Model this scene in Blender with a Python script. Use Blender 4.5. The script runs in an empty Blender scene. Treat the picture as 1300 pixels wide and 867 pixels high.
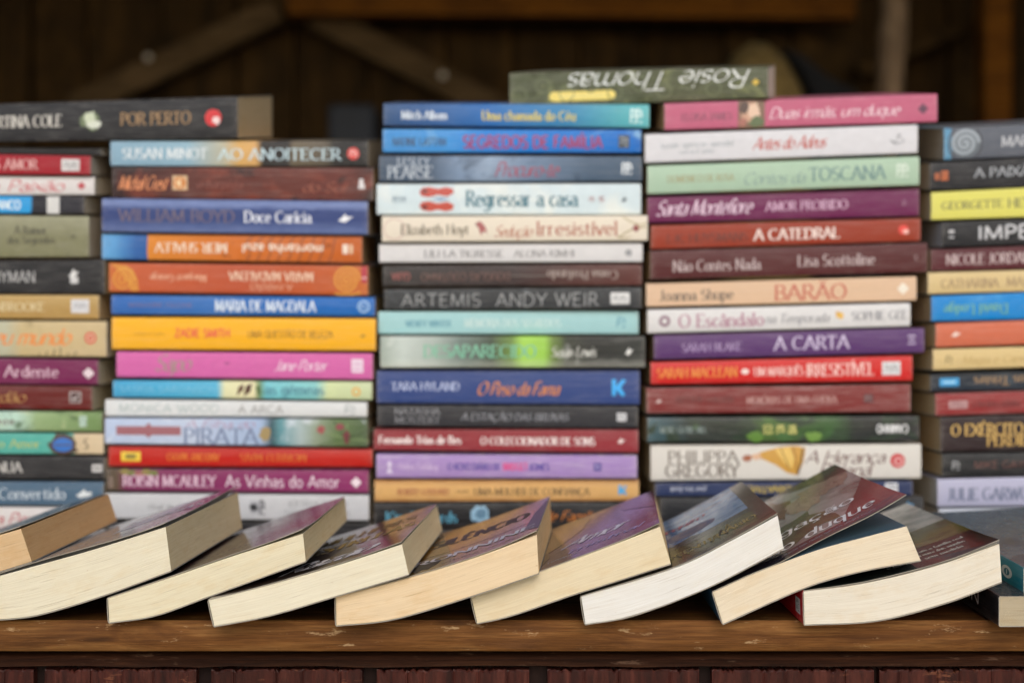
import bpy, math, random, unicodedata
from mathutils import Vector
random.seed(7)
SC = bpy.context.scene
COL = SC.collection

# ------------------------------------------------------------------ camera
F = 1805.0            # focal length in pixels of the 1300 px wide photograph (50 mm lens)
HC = 0.1765           # lens height above the counter top
CX, CY = 650.0, 433.5
cam = bpy.data.cameras.new('camera')
cam.sensor_width = 36.0
cam.lens = F / 1300.0 * 36.0
cam.clip_start = 0.02
cam.clip_end = 200.0
cam.dof.use_dof = True
cam.dof.focus_distance = 0.905
cam.dof.aperture_fstop = 3.9
camo = bpy.data.objects.new('camera', cam)
COL.objects.link(camo)
camo.location = (0, 0, HC)
camo.rotation_euler = (math.pi / 2, 0, 0)
SC.camera = camo

# ------------------------------------------------------------------ light
SUN_EL, SUN_AZ = math.radians(30), math.radians(-5)      # azimuth: a little to the right of straight behind the lens
w = bpy.data.worlds.new('World')
SC.world = w
w.use_nodes = True
wn = w.node_tree.nodes
sky = wn.new('ShaderNodeTexSky')
sky.sky_type = 'NISHITA'
sky.sun_disc = False
sky.sun_elevation = SUN_EL
sky.sun_rotation = math.pi + SUN_AZ
sky.air_density = 1.0
sky.dust_density = 1.5
w.node_tree.links.new(sky.outputs[0], wn['Background'].inputs[0])
wn['Background'].inputs[1].default_value = 0.15
sun = bpy.data.lights.new('sun', 'SUN')
sun.energy = 0.75
sun.angle = math.radians(28)
sun.color = (1.0, 0.975, 0.95)
suno = bpy.data.objects.new('sun', sun)
COL.objects.link(suno)
sd = Vector((math.sin(SUN_AZ) * math.cos(SUN_EL), math.cos(SUN_AZ) * math.cos(SUN_EL), -math.sin(SUN_EL)))
suno.rotation_euler = sd.to_track_quat('-Z', 'Y').to_euler()
suno.location = (1, -4, 3)
SC.view_settings.view_transform = 'Standard'
SC.view_settings.look = 'None'
SC.view_settings.exposure = 0.36
SC.view_settings.gamma = 1.0

# ------------------------------------------------------------------ helpers
def lin(c):
    c = c / 255.0
    return c / 12.92 if c <= 0.04045 else ((c + 0.055) / 1.055) ** 2.4
def hx(s):
    s = s.lstrip('#')
    return (lin(int(s[0:2], 16)), lin(int(s[2:4], 16)), lin(int(s[4:6], 16)), 1.0)

def W(px, py, D):
    return Vector(((px - CX) * D / F, D, HC - (py - CY) * D / F))

class NT:
    def __init__(s, name):
        s.m = bpy.data.materials.new(name)
        s.m.use_nodes = True
        s.t = s.m.node_tree
        s.b = s.t.nodes['Principled BSDF']
    def n(s, typ, **kw):
        d = s.t.nodes.new('ShaderNode' + typ)
        for k, v in kw.items():
            if k.startswith('i_'):
                d.inputs[k[2:].replace('_', ' ')].default_value = v
            else:
                setattr(d, k, v)
        return d
    def l(s, a, b):
        s.t.links.new(a, b)
    def math(s, op, a, b=None, clamp=False):
        d = s.t.nodes.new('ShaderNodeMath')
        d.operation = op
        d.use_clamp = clamp
        for i, v in enumerate((a, b)):
            if v is None: continue
            if isinstance(v, (int, float)): d.inputs[i].default_value = v
            else: s.l(v, d.inputs[i])
        return d.outputs[0]
    def ramp(s, fac, stops, interp='LINEAR'):
        d = s.t.nodes.new('ShaderNodeValToRGB')
        d.color_ramp.interpolation = interp
        e = d.color_ramp.elements
        while len(e) < len(stops): e.new(0.5)
        for i, (p, c) in enumerate(stops):
            e[i].position = p
        for i, (p, c) in enumerate(sorted(stops, key=lambda q: q[0])):
            e[i].position = p
            e[i].color = hx(c) if isinstance(c, str) else (c, c, c, 1)
        s.l(fac, d.inputs[0])
        return d.outputs[0]
    def mix(s, fac, a, b, blend='MIX'):
        d = s.t.nodes.new('ShaderNodeMix')
        d.data_type = 'RGBA'
        d.blend_type = blend
        for i, v in ((0, fac), (6, a), (7, b)):
            if isinstance(v, (int, float)): d.inputs[i].default_value = v
            elif isinstance(v, tuple): d.inputs[i].default_value = v
            elif isinstance(v, str): d.inputs[i].default_value = hx(v)
            else: s.l(v, d.inputs[i])
        return d.outputs[2]
    def scaled(s, vec, sx, sy, sz=1.0, off=(0, 0, 0)):
        d = s.t.nodes.new('ShaderNodeMapping')
        d.inputs['Scale'].default_value = (sx, sy, sz)
        d.inputs['Location'].default_value = off
        s.l(vec, d.inputs[0])
        return d.outputs[0]
    def noise(s, vec, scale, detail=3, rough=0.55, dist=0.0):
        d = s.n('TexNoise', i_Scale=scale, i_Detail=detail, i_Roughness=rough, i_Distortion=dist)
        s.l(vec, d.inputs['Vector'])
        return d.outputs[0]
    def bump(s, h, strength=0.2, dist=0.001):
        d = s.n('Bump', i_Strength=strength, i_Distance=dist)
        s.l(h, d.inputs['Height'])
        s.l(d.outputs[0], s.b.inputs['Normal'])

_seed = [0]
def roff():
    _seed[0] += 1
    r = random.Random(_seed[0] * 77 + 3)
    return (r.uniform(-9, 9), r.uniform(-9, 9), r.uniform(-9, 9))

def cover_mat(name, stops, rough=0.42, mott=0.12, mscale=30, scuff=0.35, hstreak=0.13, vband=None, splotch=None):
    """printed paper cover: colours along the spine, printing mottle, pale worn edges and scratches"""
    t = NT(name)
    uv = t.n('UVMap').outputs[0]
    sep = t.n('SeparateXYZ'); t.l(uv, sep.inputs[0])
    u, v = sep.outputs[0], sep.outputs[1]
    if isinstance(stops, str): stops = [(0, stops), (1, stops)]
    o = roff()
    vec = t.scaled(uv, 1, 0.12, 1, o)
    wob = t.noise(vec, 7, 2)
    u2 = t.math('ADD', u, t.math('MULTIPLY', t.math('SUBTRACT', wob, 0.5), 0.02))
    c = t.ramp(u2, stops)
    if vband:
        vv = t.math('ADD', v, t.math('MULTIPLY', t.math('SUBTRACT', t.noise(t.scaled(uv, 3, 2, 1, o), 6, 4), 0.5), 0.25))
        f = t.ramp(vv, vband[1])
        c = t.mix(f, c, vband[0])
    if splotch:                                   # a picture running under the lettering: soft areas of other colours
        for k, (sc, col, lo, hi) in enumerate(splotch):
            q = t.noise(t.scaled(uv, 1, 0.14, 1, roff()), sc, 4, 0.6, 0.6)
            c = t.mix(t.ramp(q, [(lo, 0.0), (hi, 1.0)]), c, col)
    q = t.noise(t.scaled(uv, 1, 0.12, 1, o), mscale, 5, 0.6)
    k = t.math('MULTIPLY_ADD', q, 2 * mott)
    t.t.nodes[-1].inputs[2].default_value = 1 - mott
    cc = t.n('CombineColor')
    for i in range(3): t.l(k, cc.inputs[i])
    c = t.mix(1.0, c, cc.outputs[0], 'MULTIPLY')
    if hstreak:
        q = t.noise(t.scaled(uv, 2.5, 9, 1, o), 3, 5, 0.7)
        c = t.mix(t.math('MULTIPLY', t.ramp(q, [(0.5, 0.0), (0.72, 1.0)]), hstreak), c, '#e8e2dc')
    ev = t.math('POWER', t.math('ABSOLUTE', t.math('MULTIPLY', t.math('SUBTRACT', v, 0.5), 2.0)), 14)
    eu = t.math('POWER', t.math('ABSOLUTE', t.math('MULTIPLY', t.math('SUBTRACT', u, 0.5), 2.0)), 60)
    e = t.math('MAXIMUM', ev, eu)
    q = t.noise(t.scaled(uv, 1, 0.1, 1, o), 60, 5, 0.7)
    e = t.math('MULTIPLY', e, t.ramp(q, [(0.42, 0.0), (0.68, 1.0)]))
    sp = t.ramp(t.noise(t.scaled(uv, 1, 0.5, 1, o), 90, 3, 0.6), [(0.72, 0.0), (0.76, 1.0)])
    e = t.math('MAXIMUM', e, t.math('MULTIPLY', sp, 0.5))
    c = t.mix(t.math('MULTIPLY', e, scuff), c, '#cfc6bb')
    t.l(c, t.b.inputs['Base Color'])
    t.l(t.math('ADD', t.math('MULTIPLY', q, 0.25), rough - 0.12), t.b.inputs['Roughness'])
    t.b.inputs['Specular IOR Level'].default_value = 0.2
    t.bump(t.noise(t.scaled(uv, 1, 0.12, 1, o), 14, 4), 0.15, 0.001)
    return t.m

_ink = {}
def ink(c, rough=0.45, metal=0.0):
    k = (c, rough, metal)
    if k not in _ink:
        t = NT('print_ink_' + c.strip('#'))
        g = t.n('TexCoord').outputs['Object']
        q = t.noise(g, 420, 3, 0.7)
        base = hx(c)
        col = t.mix(t.ramp(q, [(0.3, 0.0), (0.75, 1.0)]), tuple(x * 0.9 for x in base[:3]) + (1,), tuple(min(1, x * 1.07) for x in base[:3]) + (1,))
        t.l(col, t.b.inputs['Base Color'])
        t.b.inputs['Roughness'].default_value = rough
        t.b.inputs['Metallic'].default_value = metal
        _ink[k] = t.m
    return _ink[k]

def art_mat(name, cols, scale=18, stretch=(1, 1), dist=0.8, rough=0.16, detail=3):
    """a printed picture: three or more colours flowing into each other"""
    t = NT(name)
    uv = t.n('UVMap').outputs[0]
    q = t.noise(t.scaled(uv, stretch[0], stretch[1], 1, roff()), scale, detail, 0.6, dist)
    n = len(cols)
    c = t.ramp(q, [(0.28 + 0.44 * i / max(1, n - 1), cc) for i, cc in enumerate(cols)])
    c = t.mix(1.0, c, (0.74, 0.76, 0.74, 1.0), 'MULTIPLY')
    t.l(c, t.b.inputs['Base Color'])
    t.b.inputs['Specular IOR Level'].default_value = 0.4
    r2 = t.noise(t.scaled(uv, 1, 1, 1, roff()), 30, 4, 0.7)
    t.l(t.math('ADD', t.math('MULTIPLY', r2, 0.3), rough - 0.15), t.b.inputs['Roughness'])
    t.bump(t.noise(t.scaled(uv, 1, 1, 1, roff()), 5, 2), 0.05, 0.001)
    return t.m

_pg = {}
def page_mat(c, stain=0.25, lines=0.22, key=None):
    k = (c, stain, lines, key)
    if k in _pg: return _pg[k]
    t = NT('page_edges_' + c.strip('#'))
    uv = t.n('UVMap').outputs[0]
    o = roff()
    base = hx(c)
    fine = t.noise(t.scaled(uv, 3.2, 75, 1, o), 1.0, 5, 0.75)
    band = t.noise(t.scaled(uv, 0.8, 14, 1, o), 1.0, 4, 0.6)
    dk = tuple(x * y for x, y in zip(base[:3], (0.66, 0.58, 0.46))) + (1,)
    c1 = t.mix(t.math('MULTIPLY', t.ramp(fine, [(0.42, 0.0), (0.66, 1.0)]), lines * 1.15), base, dk)
    c1 = t.mix(t.math('MULTIPLY', t.ramp(band, [(0.35, 0.0), (0.75, 1.0)]), lines * 0.45), c1, dk)
    gap = t.noise(t.scaled(uv, 3.2, 50, 1, roff()), 1.0, 2, 0.5)
    c1 = t.mix(t.ramp(gap, [(0.675, 0.0), (0.74, 0.75)]), c1, tuple(x * y for x, y in zip(base[:3], (0.36, 0.26, 0.16))) + (1,))
    st = t.noise(t.scaled(uv, 3, 1.4, 1, roff()), 2.2, 5, 0.65)
    c1 = t.mix(t.math('MULTIPLY', t.ramp(st, [(0.5, 0.0), (0.75, 1.0)]), stain), c1, tuple(x * y for x, y in zip(base[:3], (0.80, 0.62, 0.36))) + (1,))
    sp = t.noise(t.scaled(uv, 26, 9, 1, roff()), 1.6, 2, 0.5)
    c1 = t.mix(t.ramp(sp, [(0.76, 0.0), (0.80, 0.55)]), c1, tuple(x * y for x, y in zip(base[:3], (0.6, 0.42, 0.22))) + (1,))
    t.l(c1, t.b.inputs['Base Color'])
    t.b.inputs['Roughness'].default_value = 0.85
    t.b.inputs['Specular IOR Level'].default_value = 0.15
    t.bump(t.math('ADD', fine, t.math('MULTIPLY', gap, -0.6)), 0.5, 0.0006)
    _pg[k] = t.m
    return t.m

BOARD = None
def board_mat():
    global BOARD
    if BOARD is None:
        t = NT('white_card')
        q = t.noise(t.n('TexCoord').outputs['Object'], 60, 4)
        t.l(t.ramp(q, [(0.3, '#8f8676'), (0.7, '#b8ae9c')]), t.b.inputs['Base Color'])
        t.b.inputs['Roughness'].default_value = 0.7
        BOARD = t.m
    return BOARD

def wood_mat(name, c_dark, c_mid, c_light, axis='X', scale=1.0, rough=0.6, chips=None, bump=0.35, grime=0.4, knots=False):
    t = NT(name)
    g = t.n('TexCoord').outputs['Object']
    s = {'X': (1.6, 22, 22), 'Z': (22, 22, 1.6), 'Y': (22, 1.6, 22)}[axis]
    v = t.scaled(g, s[0] * scale, s[1] * scale, s[2] * scale, roff())
    warp = t.noise(t.scaled(g, 3, 3, 3, roff()), 2.0, 2)
    wv = t.n('VectorMath', operation='ADD'); t.l(v, wv.inputs[0])
    cmb = t.n('CombineXYZ')
    for i in range(3): t.l(t.math('MULTIPLY', warp, 2.2), cmb.inputs[i])
    t.l(cmb.outputs[0], wv.inputs[1])
    a = t.noise(wv.outputs[0], 1.4, 6, 0.62, 0.5)
    fine = t.noise(t.scaled(g, s[0] * 3 * scale, s[1] * 7 * scale, s[2] * 7 * scale, roff()), 1.2, 4, 0.7)
    c = t.ramp(a, [(0.28, c_dark), (0.5, c_mid), (0.72, c_light)])
    c = t.mix(t.math('MULTIPLY', t.ramp(fine, [(0.42, 0.0), (0.66, 1.0)]), 0.7), c, c_dark)
    gr = t.noise(t.scaled(g, 5, 14, 14, roff()), 1.5, 5, 0.7)
    c = t.mix(t.math('MULTIPLY', t.ramp(gr, [(0.5, 0.0), (0.78, 1.0)]), grime), c, '#1a110a')
    if knots:
        vo = t.n('TexVoronoi', i_Scale=1.0); t.l(t.scaled(g, 9, 60, 60, roff()), vo.inputs['Vector'])
        c = t.mix(t.ramp(vo.outputs['Distance'], [(0.05, 0.85), (0.16, 0.0)]), c, '#2c170a')
    if chips:
        ch = t.noise(t.scaled(g, 26, 90, 90, roff()), 1.2, 6, 0.75)
        c = t.mix(t.ramp(ch, [(0.60, 0.0), (0.66, 0.75)]), c, chips)
    t.l(c, t.b.inputs['Base Color'])
    t.l(t.math('ADD', t.math('MULTIPLY', fine, 0.3), rough - 0.15), t.b.inputs['Roughness'])
    t.b.inputs['Specular IOR Level'].default_value = 0.18
    t.bump(t.math('ADD', a, t.math('MULTIPLY', fine, 0.6)), bump, 0.0015)
    return t.m

def plain_mat(name, c1, c2, scale=30, rough=0.6, bump=0.2):
    t = NT(name)
    g = t.n('TexCoord').outputs['Object']
    q = t.noise(t.scaled(g, 1, 1, 1, roff()), scale, 5, 0.6)
    t.l(t.ramp(q, [(0.3, c1), (0.7, c2)]), t.b.inputs['Base Color'])
    t.b.inputs['Roughness'].default_value = rough
    t.bump(q, bump, 0.003)
    return t.m

class MB:
    def __init__(s):
        s.v, s.f, s.mi, s.uv, s.mats = [], [], [], [], []
    def slot(s, m):
        if m not in s.mats: s.mats.append(m)
        return s.mats.index(m)
    def add(s, pts, faces, m, uvs=None):
        o = len(s.v)
        k = s.slot(m)
        s.v += [Vector(p) for p in pts]
        s.uv += (uvs or [(0, 0)] * len(pts))
        for f in faces:
            s.f.append(tuple(i + o for i in f)); s.mi.append(k)
    def quad(s, a, b, c, d, m, uvs=((0, 0), (1, 0), (1, 1), (0, 1))):
        s.add([a, b, c, d], [(0, 1, 2, 3)], m, list(uvs))
    def grid(s, rows, m, uvs=None):
        """rows of equally many points"""
        n = len(rows[0])
        pts = [p for r in rows for p in r]
        if uvs is None:
            uvs = [(i / (n - 1), j / (len(rows) - 1)) for j in range(len(rows)) for i in range(n)]
        fs = [(j * n + i, j * n + i + 1, (j + 1) * n + i + 1, (j + 1) * n + i) for j in range(len(rows) - 1) for i in range(n - 1)]
        s.add(pts, fs, m, uvs)
    def box(s, lo, hi, m):
        x0, y0, z0 = lo; x1, y1, z1 = hi
        P = [(x0, y0, z0), (x1, y0, z0), (x1, y1, z0), (x0, y1, z0), (x0, y0, z1), (x1, y0, z1), (x1, y1, z1), (x0, y1, z1)]
        s.add(P, [(0, 3, 2, 1), (4, 5, 6, 7), (0, 1, 5, 4), (1, 2, 6, 5), (2, 3, 7, 6), (3, 0, 4, 7)], m)
    def build(s, name, parent=None, org=None, smooth=None, bevel=None, label=None):
        o = org if org is not None else Vector((0, 0, 0))
        me = bpy.data.meshes.new(name)
        me.from_pydata([p - o for p in s.v], [], s.f)
        for m in s.mats: me.materials.append(m)
        ul = me.uv_layers.new(name='UVMap')
        for p in me.polygons:
            p.material_index = s.mi[p.index]
            for li in p.loop_indices:
                ul.data[li].uv = s.uv[me.loops[li].vertex_index]
        if smooth:
            me.shade_smooth()
            me.set_sharp_from_angle(angle=math.radians(smooth))
        ob = bpy.data.objects.new(name, me)
        COL.objects.link(ob)
        if parent is not None: ob.parent = parent
        elif org is not None: ob.location = o
        if bevel:
            b = ob.modifiers.new('bevel', 'BEVEL'); b.width = bevel; b.segments = 2; b.limit_method = 'ANGLE'
        if label: ob['label'] = label
        return ob

def thing(name, label, cat, loc, group=None):
    o = bpy.data.objects.new(name, None)
    COL.objects.link(o)
    o.location = loc
    o.empty_display_size = 0.02
    o['label'] = label; o['category'] = cat
    if group: o['group'] = group
    return o

# ------------------------------------------------------------------ lettering: pen strokes
def arc(cx, cy, rx, ry, s, e):
    n = max(4, int(abs(e - s) / 22))
    return [(cx + rx * math.cos(math.radians(s + (e - s) * i / n)), cy + ry * math.sin(math.radians(s + (e - s) * i / n))) for i in range(n + 1)]
X = 0.64
G = {
 'A': (.78, [[(0, 0), (.39, 1)], [(.39, 1), (.78, 0)], [(.15, .34), (.63, .34)]]),
 'B': (.62, [[(.08, 0), (.08, 1)], [(.08, 1), (.3, 1)] + arc(.3, .76, .24, .24, 90, -90) + [(.08, .52)], [(.08, .52), (.32, .52)] + arc(.32, .26, .28, .26, 90, -90) + [(.08, 0)]]),
 'C': (.76, [arc(.43, .5, .4, .5, 48, 312)]),
 'D': (.78, [[(.08, 0), (.08, 1)], [(.08, 1), (.3, 1)] + arc(.3, .5, .44, .5, 90, -90) + [(.08, 0)]]),
 'E': (.6, [[(.08, 0), (.08, 1)], [(.08, 1), (.56, 1)], [(.08, .53), (.46, .53)], [(.08, 0), (.58, 0)]]),
 'F': (.56, [[(.08, 0), (.08, 1)], [(.08, 1), (.54, 1)], [(.08, .53), (.44, .53)]]),
 'G': (.82, [arc(.43, .5, .4, .5, 48, 318) + [(.76, .42)], [(.5, .42), (.8, .42)]]),
 'H': (.78, [[(.08, 0), (.08, 1)], [(.7, 0), (.7, 1)], [(.08, .53), (.7, .53)]]),
 'I': (.2, [[(.1, 0), (.1, 1)]]),
 'J': (.42, [[(.3, 1), (.3, .2)] + arc(.12, .2, .18, .22, 0, -130)]),
 'K': (.72, [[(.08, 0), (.08, 1)], [(.66, 1), (.08, .42)], [(.26, .58), (.7, 0)]]),
 'L': (.58, [[(.08, 0), (.08, 1)], [(.08, 0), (.56, 0)]]),
 'M': (.94, [[(.08, 0), (.12, 1)], [(.12, 1), (.47, .05)], [(.47, .05), (.82, 1)], [(.82, 1), (.86, 0)]]),
 'N': (.8, [[(.08, 0), (.08, 1)], [(.08, 1), (.72, 0)], [(.72, 0), (.72, 1)]]),
 'O': (.86, [arc(.43, .5, .4, .51, 90, 450)]),
 'P': (.58, [[(.08, 0), (.08, 1)], [(.08, 1), (.28, 1)] + arc(.28, .73, .27, .27, 90, -90) + [(.08, .46)]]),
 'Q': (.86, [arc(.43, .5, .4, .51, 90, 450), [(.5, .2), (.84, -.16)]]),
 'R': (.66, [[(.08, 0), (.08, 1)], [(.08, 1), (.28, 1)] + arc(.28, .74, .26, .26, 90, -90) + [(.08, .48)], [(.3, .48), (.66, 0)]]),
 'S': (.58, [arc(.3, .75, .23, .25, 35, 270) + arc(.29, .255, .26, .255, 90, -145)]),
 'T': (.68, [[(.34, 0), (.34, 1)], [(0, 1), (.68, 1)]]),
 'U': (.76, [[(.08, 1), (.08, .3)] + arc(.38, .3, .3, .31, 180, 360) + [(.68, 1)]]),
 'V': (.74, [[(0, 1), (.37, 0)], [(.37, 0), (.74, 1)]]),
 'W': (1.06, [[(0, 1), (.28, 0)], [(.28, 0), (.53, .95)], [(.53, .95), (.78, 0)], [(.78, 0), (1.06, 1)]]),
 'X': (.72, [[(0, 1), (.72, 0)], [(.7, 1), (.02, 0)]]),
 'Y': (.7, [[(0, 1), (.35, .48)], [(.7, 1), (.35, .48)], [(.35, .48), (.35, 0)]]),
 'Z': (.64, [[(.04, 1), (.6, 1)], [(.6, 1), (.03, 0)], [(.03, 0), (.62, 0)]]),
 'a': (.5, [arc(.24, .44, .19, .2, 155, 0) + [(.43, .08), (.5, .01)], arc(.235, .19, .2, .19, 70, 430)]),
 'b': (.54, [[(.07, 0), (.07, 1)], arc(.29, .32, .21, .32, 180, 540)]),
 'c': (.48, [arc(.27, .32, .23, .32, 48, 315)]),
 'd': (.54, [[(.47, 0), (.47, 1)], arc(.26, .32, .21, .32, 0, 360)]),
 'e': (.52, [[(.05, .35), (.48, .35)], arc(.27, .32, .22, .32, 5, 315)]),
 'f': (.34, [[(.14, 0), (.14, .76)] + arc(.31, .76, .17, .24, 180, 50), [(.0, X), (.3, X)]]),
 'g': (.54, [arc(.26, .33, .21, .31, 0, 360), [(.47, X), (.47, -.1)] + arc(.26, -.1, .21, .22, 0, -150)]),
 'h': (.56, [[(.07, 0), (.07, 1)], arc(.28, .42, .21, .22, 180, 0) + [(.49, 0)]]),
 'i': (.18, [[(.09, 0), (.09, X)], [(.09, .82), (.09, .93)]]),
 'j': (.22, [[(.14, X), (.14, -.1)] + arc(.0, -.1, .14, .2, 0, -90), [(.14, .82), (.14, .93)]]),
 'k': (.52, [[(.07, 0), (.07, 1)], [(.45, X), (.07, .26)], [(.2, .38), (.5, 0)]]),
 'l': (.18, [[(.09, 0), (.09, 1)]]),
 'm': (.84, [[(.07, 0), (.07, X)], arc(.25, .43, .18, .21, 180, 0) + [(.43, 0)], arc(.6, .43, .17, .21, 180, 0) + [(.77, 0)]]),
 'n': (.56, [[(.07, 0), (.07, X)], arc(.28, .42, .21, .22, 180, 0) + [(.49, 0)]]),
 'o': (.56, [arc(.28, .32, .24, .325, 90, 450)]),
 'p': (.54, [[(.07, -.32), (.07, X)], arc(.29, .32, .21, .32, 180, 540)]),
 'q': (.54, [[(.47, -.32), (.47, X)], arc(.26, .32, .21, .32, 0, 360)]),
 'r': (.38, [[(.07, 0), (.07, X)], arc(.25, .4, .18, .23, 180, 60)]),
 's': (.42, [arc(.22, .48, .16, .16, 40, 270) + arc(.21, .165, .18, .165, 90, -145)]),
 't': (.34, [[(.14, .84), (.14, .16)] + arc(.27, .16, .13, .16, 180, 290), [(.0, X), (.31, X)]]),
 'u': (.56, [[(.07, X), (.07, .22)] + arc(.28, .22, .21, .22, 180, 360), [(.49, X), (.49, 0)]]),
 'v': (.5, [[(0, X), (.25, 0)], [(.25, 0), (.5, X)]]),
 'w': (.76, [[(0, X), (.2, 0)], [(.2, 0), (.38, .6)], [(.38, .6), (.56, 0)], [(.56, 0), (.76, X)]]),
 'x': (.5, [[(.02, X), (.5, 0)], [(.48, X), (0, 0)]]),
 'y': (.5, [[(0, X), (.26, 0)], [(.5, X), (.26, 0), (.12, -.3)]]),
 'z': (.46, [[(.04, X), (.43, X)], [(.43, X), (.03, 0)], [(.03, 0), (.45, 0)]]),
 '-': (.34, [[(.04, .34), (.3, .34)]]), '.': (.16, [[(.08, 0), (.08, .1)]]), ',': (.16, [[(.1, .1), (.04, -.14)]]),
 ' ': (.32, []), '0': (.6, [arc(.3, .5, .26, .5, 90, 450)]), '1': (.36, [[(.06, .8), (.2, 1)], [(.2, 1), (.2, 0)]]),
}
MARK = {'\u0301': [[(-.04, 0), (.1, .2)]], '\u0300': [[(.04, 0), (-.1, .2)]], '\u0302': [[(-.14, 0), (0, .17)], [(0, .17), (.14, 0)]],
        '\u0303': [[(-.19, .02), (-.09, .12), (.07, .04), (.18, .14)]], '\u0327': [arc(0, -.2, .1, .1, 90, -150)]}
# style: thick, thin, nib angle, serif half length, shear, letter gap, x stretch range
ST = {'serif': (.17, .065, 8, .12, 0, .10), 'serifb': (.21, .07, 8, .12, 0, .09), 'sans': (.10, .09, 0, 0, 0, .12), 'sansb': (.2, .17, 0, 0, 0, .11),
      'thin': (.085, .075, 0, 0, 0, .14), 'ital': (.13, .045, 20, .07, .22, .08), 'script': (.14, .05, 35, 0, .36, .015), 'scriptl': (.105, .045, 35, 0, .42, .03), 'scriptb': (.19, .06, 35, 0, .34, .03)}

def ribbon(path, st, xsc, sub=0.25):
    th, tn, ang, sf, sh, gap = st
    p = [path[0]]
    for a, b in zip(path, path[1:]):
        L = math.hypot(b[0] - a[0], b[1] - a[1])
        n = max(1, int(L / sub))
        for i in range(1, n + 1): p.append((a[0] + (b[0] - a[0]) * i / n, a[1] + (b[1] - a[1]) * i / n))
    closed = len(p) > 5 and math.hypot(p[0][0] - p[-1][0], p[0][1] - p[-1][1]) < 1e-4
    out = []
    A = math.radians(ang)
    for i, (x, y) in enumerate(p):
        if closed: a, b = p[i - 1 if i > 0 else -2], p[i + 1 if i < len(p) - 1 else 1]
        else: a, b = p[max(0, i - 1)], p[min(len(p) - 1, i + 1)]
        dx, dy = b[0] - a[0], b[1] - a[1]
        L = math.hypot(dx, dy) or 1
        dx, dy = dx / L, dy / L
        wd = math.sqrt((th * (dy * math.cos(A) - dx * math.sin(A))) ** 2 + (tn * (dx * math.cos(A) + dy * math.sin(A))) ** 2)
        nx, ny = -dy * wd / 2, dx * wd / 2
        out.append(((x + nx / xsc, y + ny), (x - nx / xsc, y - ny)))
    return p, out

def layout(text, st):
    """-> list of (stroke path, kind) and total width"""
    x = 0; strokes = []
    for ch in text:
        d = unicodedata.normalize('NFD', ch)
        wd, ss = G.get(d[0], G['o'])
        for s in ss: strokes.append(([(px + x, py) for px, py in s], True))
        for mk in d[1:]:
            base = 0 if mk == '\u0327' else (1.08 if d[0].isupper() else X + .14)
            for s in MARK.get(mk, []): strokes.append(([(px + x + wd / 2, py + base) for px, py in s], False))
        x += wd + st[5]
    return strokes, max(.1, x - st[5])

def draw_text(mb, surf, text, s0, s1, tc, h, style, color, flip=False, vertical=False):
    """lettering between s0 and s1 along the surface, capital height h, centred on tc (all metres)"""
    st = ST[style]
    strokes, wd = layout(text, st)
    low = any(c in 'gjpqyç,' for c in text)
    span = (s1 - s0)
    xs = span / (wd * h)
    if not vertical and xs < .8: st = (st[0] * max(.72, xs / .8), st[1] * max(.85, xs / .8)) + st[2:]
    m = ink(color)
    k = 0
    sh = st[4]
    def put(p, lay):
        lx, ly = p[0] * h * xs, (p[1] - .5) * h
        lx += sh * ly
        if vertical:
            return surf(s0 + .5 * span + (-ly if not flip else ly), tc + (lx - span / 2) * (1 if not flip else -1), .00018 + lay * .000025)
        if flip: lx, ly = span - lx, -ly
        return surf(s0 + lx, tc + ly, .00018 + lay * .000025)
    for path, ser in strokes:
        k += 1
        lay = k % 5
        pp, rb = ribbon(path, st, xs if not vertical else 1)
        pts = []
        for a, b in rb: pts += [put(a, lay), put(b, lay)]
        mb.add(pts, [(2 * i, 2 * i + 1, 2 * i + 3, 2 * i + 2) for i in range(len(rb) - 1)], m)
        if st[3] and ser:
            for e, q in ((pp[0], pp[1]), (pp[-1], pp[-2])):
                dx, dy = q[0] - e[0], q[1] - e[1]
                L = math.hypot(dx, dy) or 1
                near = min(abs(e[1] - z) for z in (0, 1, X, -.32))
                if near > .03: continue
                hs = st[3] * min(1, xs) / xs if not vertical else st[3]
                if abs(dy) / L > .6:
                    a, b, t_ = (e[0] - hs, e[1]), (e[0] + hs, e[1]), st[1] * .55
                    qs = [(a[0], a[1] - t_), (b[0], b[1] - t_), (b[0], b[1] + t_), (a[0], a[1] + t_)]
                elif abs(dx) / L > .95 and len(path) == 2 and abs(e[1] - X) > .05:
                    g = .17 if e[1] < .5 else -.17
                    t_ = st[1] * .6 / xs
                    if e is pp[0] and pp[0][0] < pp[-1][0] and text not in 'TZ' and e[1] != 1: continue
                    qs = [(e[0] - t_, e[1]), (e[0] + t_, e[1]), (e[0] + t_, e[1] + g), (e[0] - t_, e[1] + g)]
                else: continue
                mb.add([put(z, (lay + 2) % 5 + 5) for z in qs], [(0, 1, 2, 3)], m)

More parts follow.
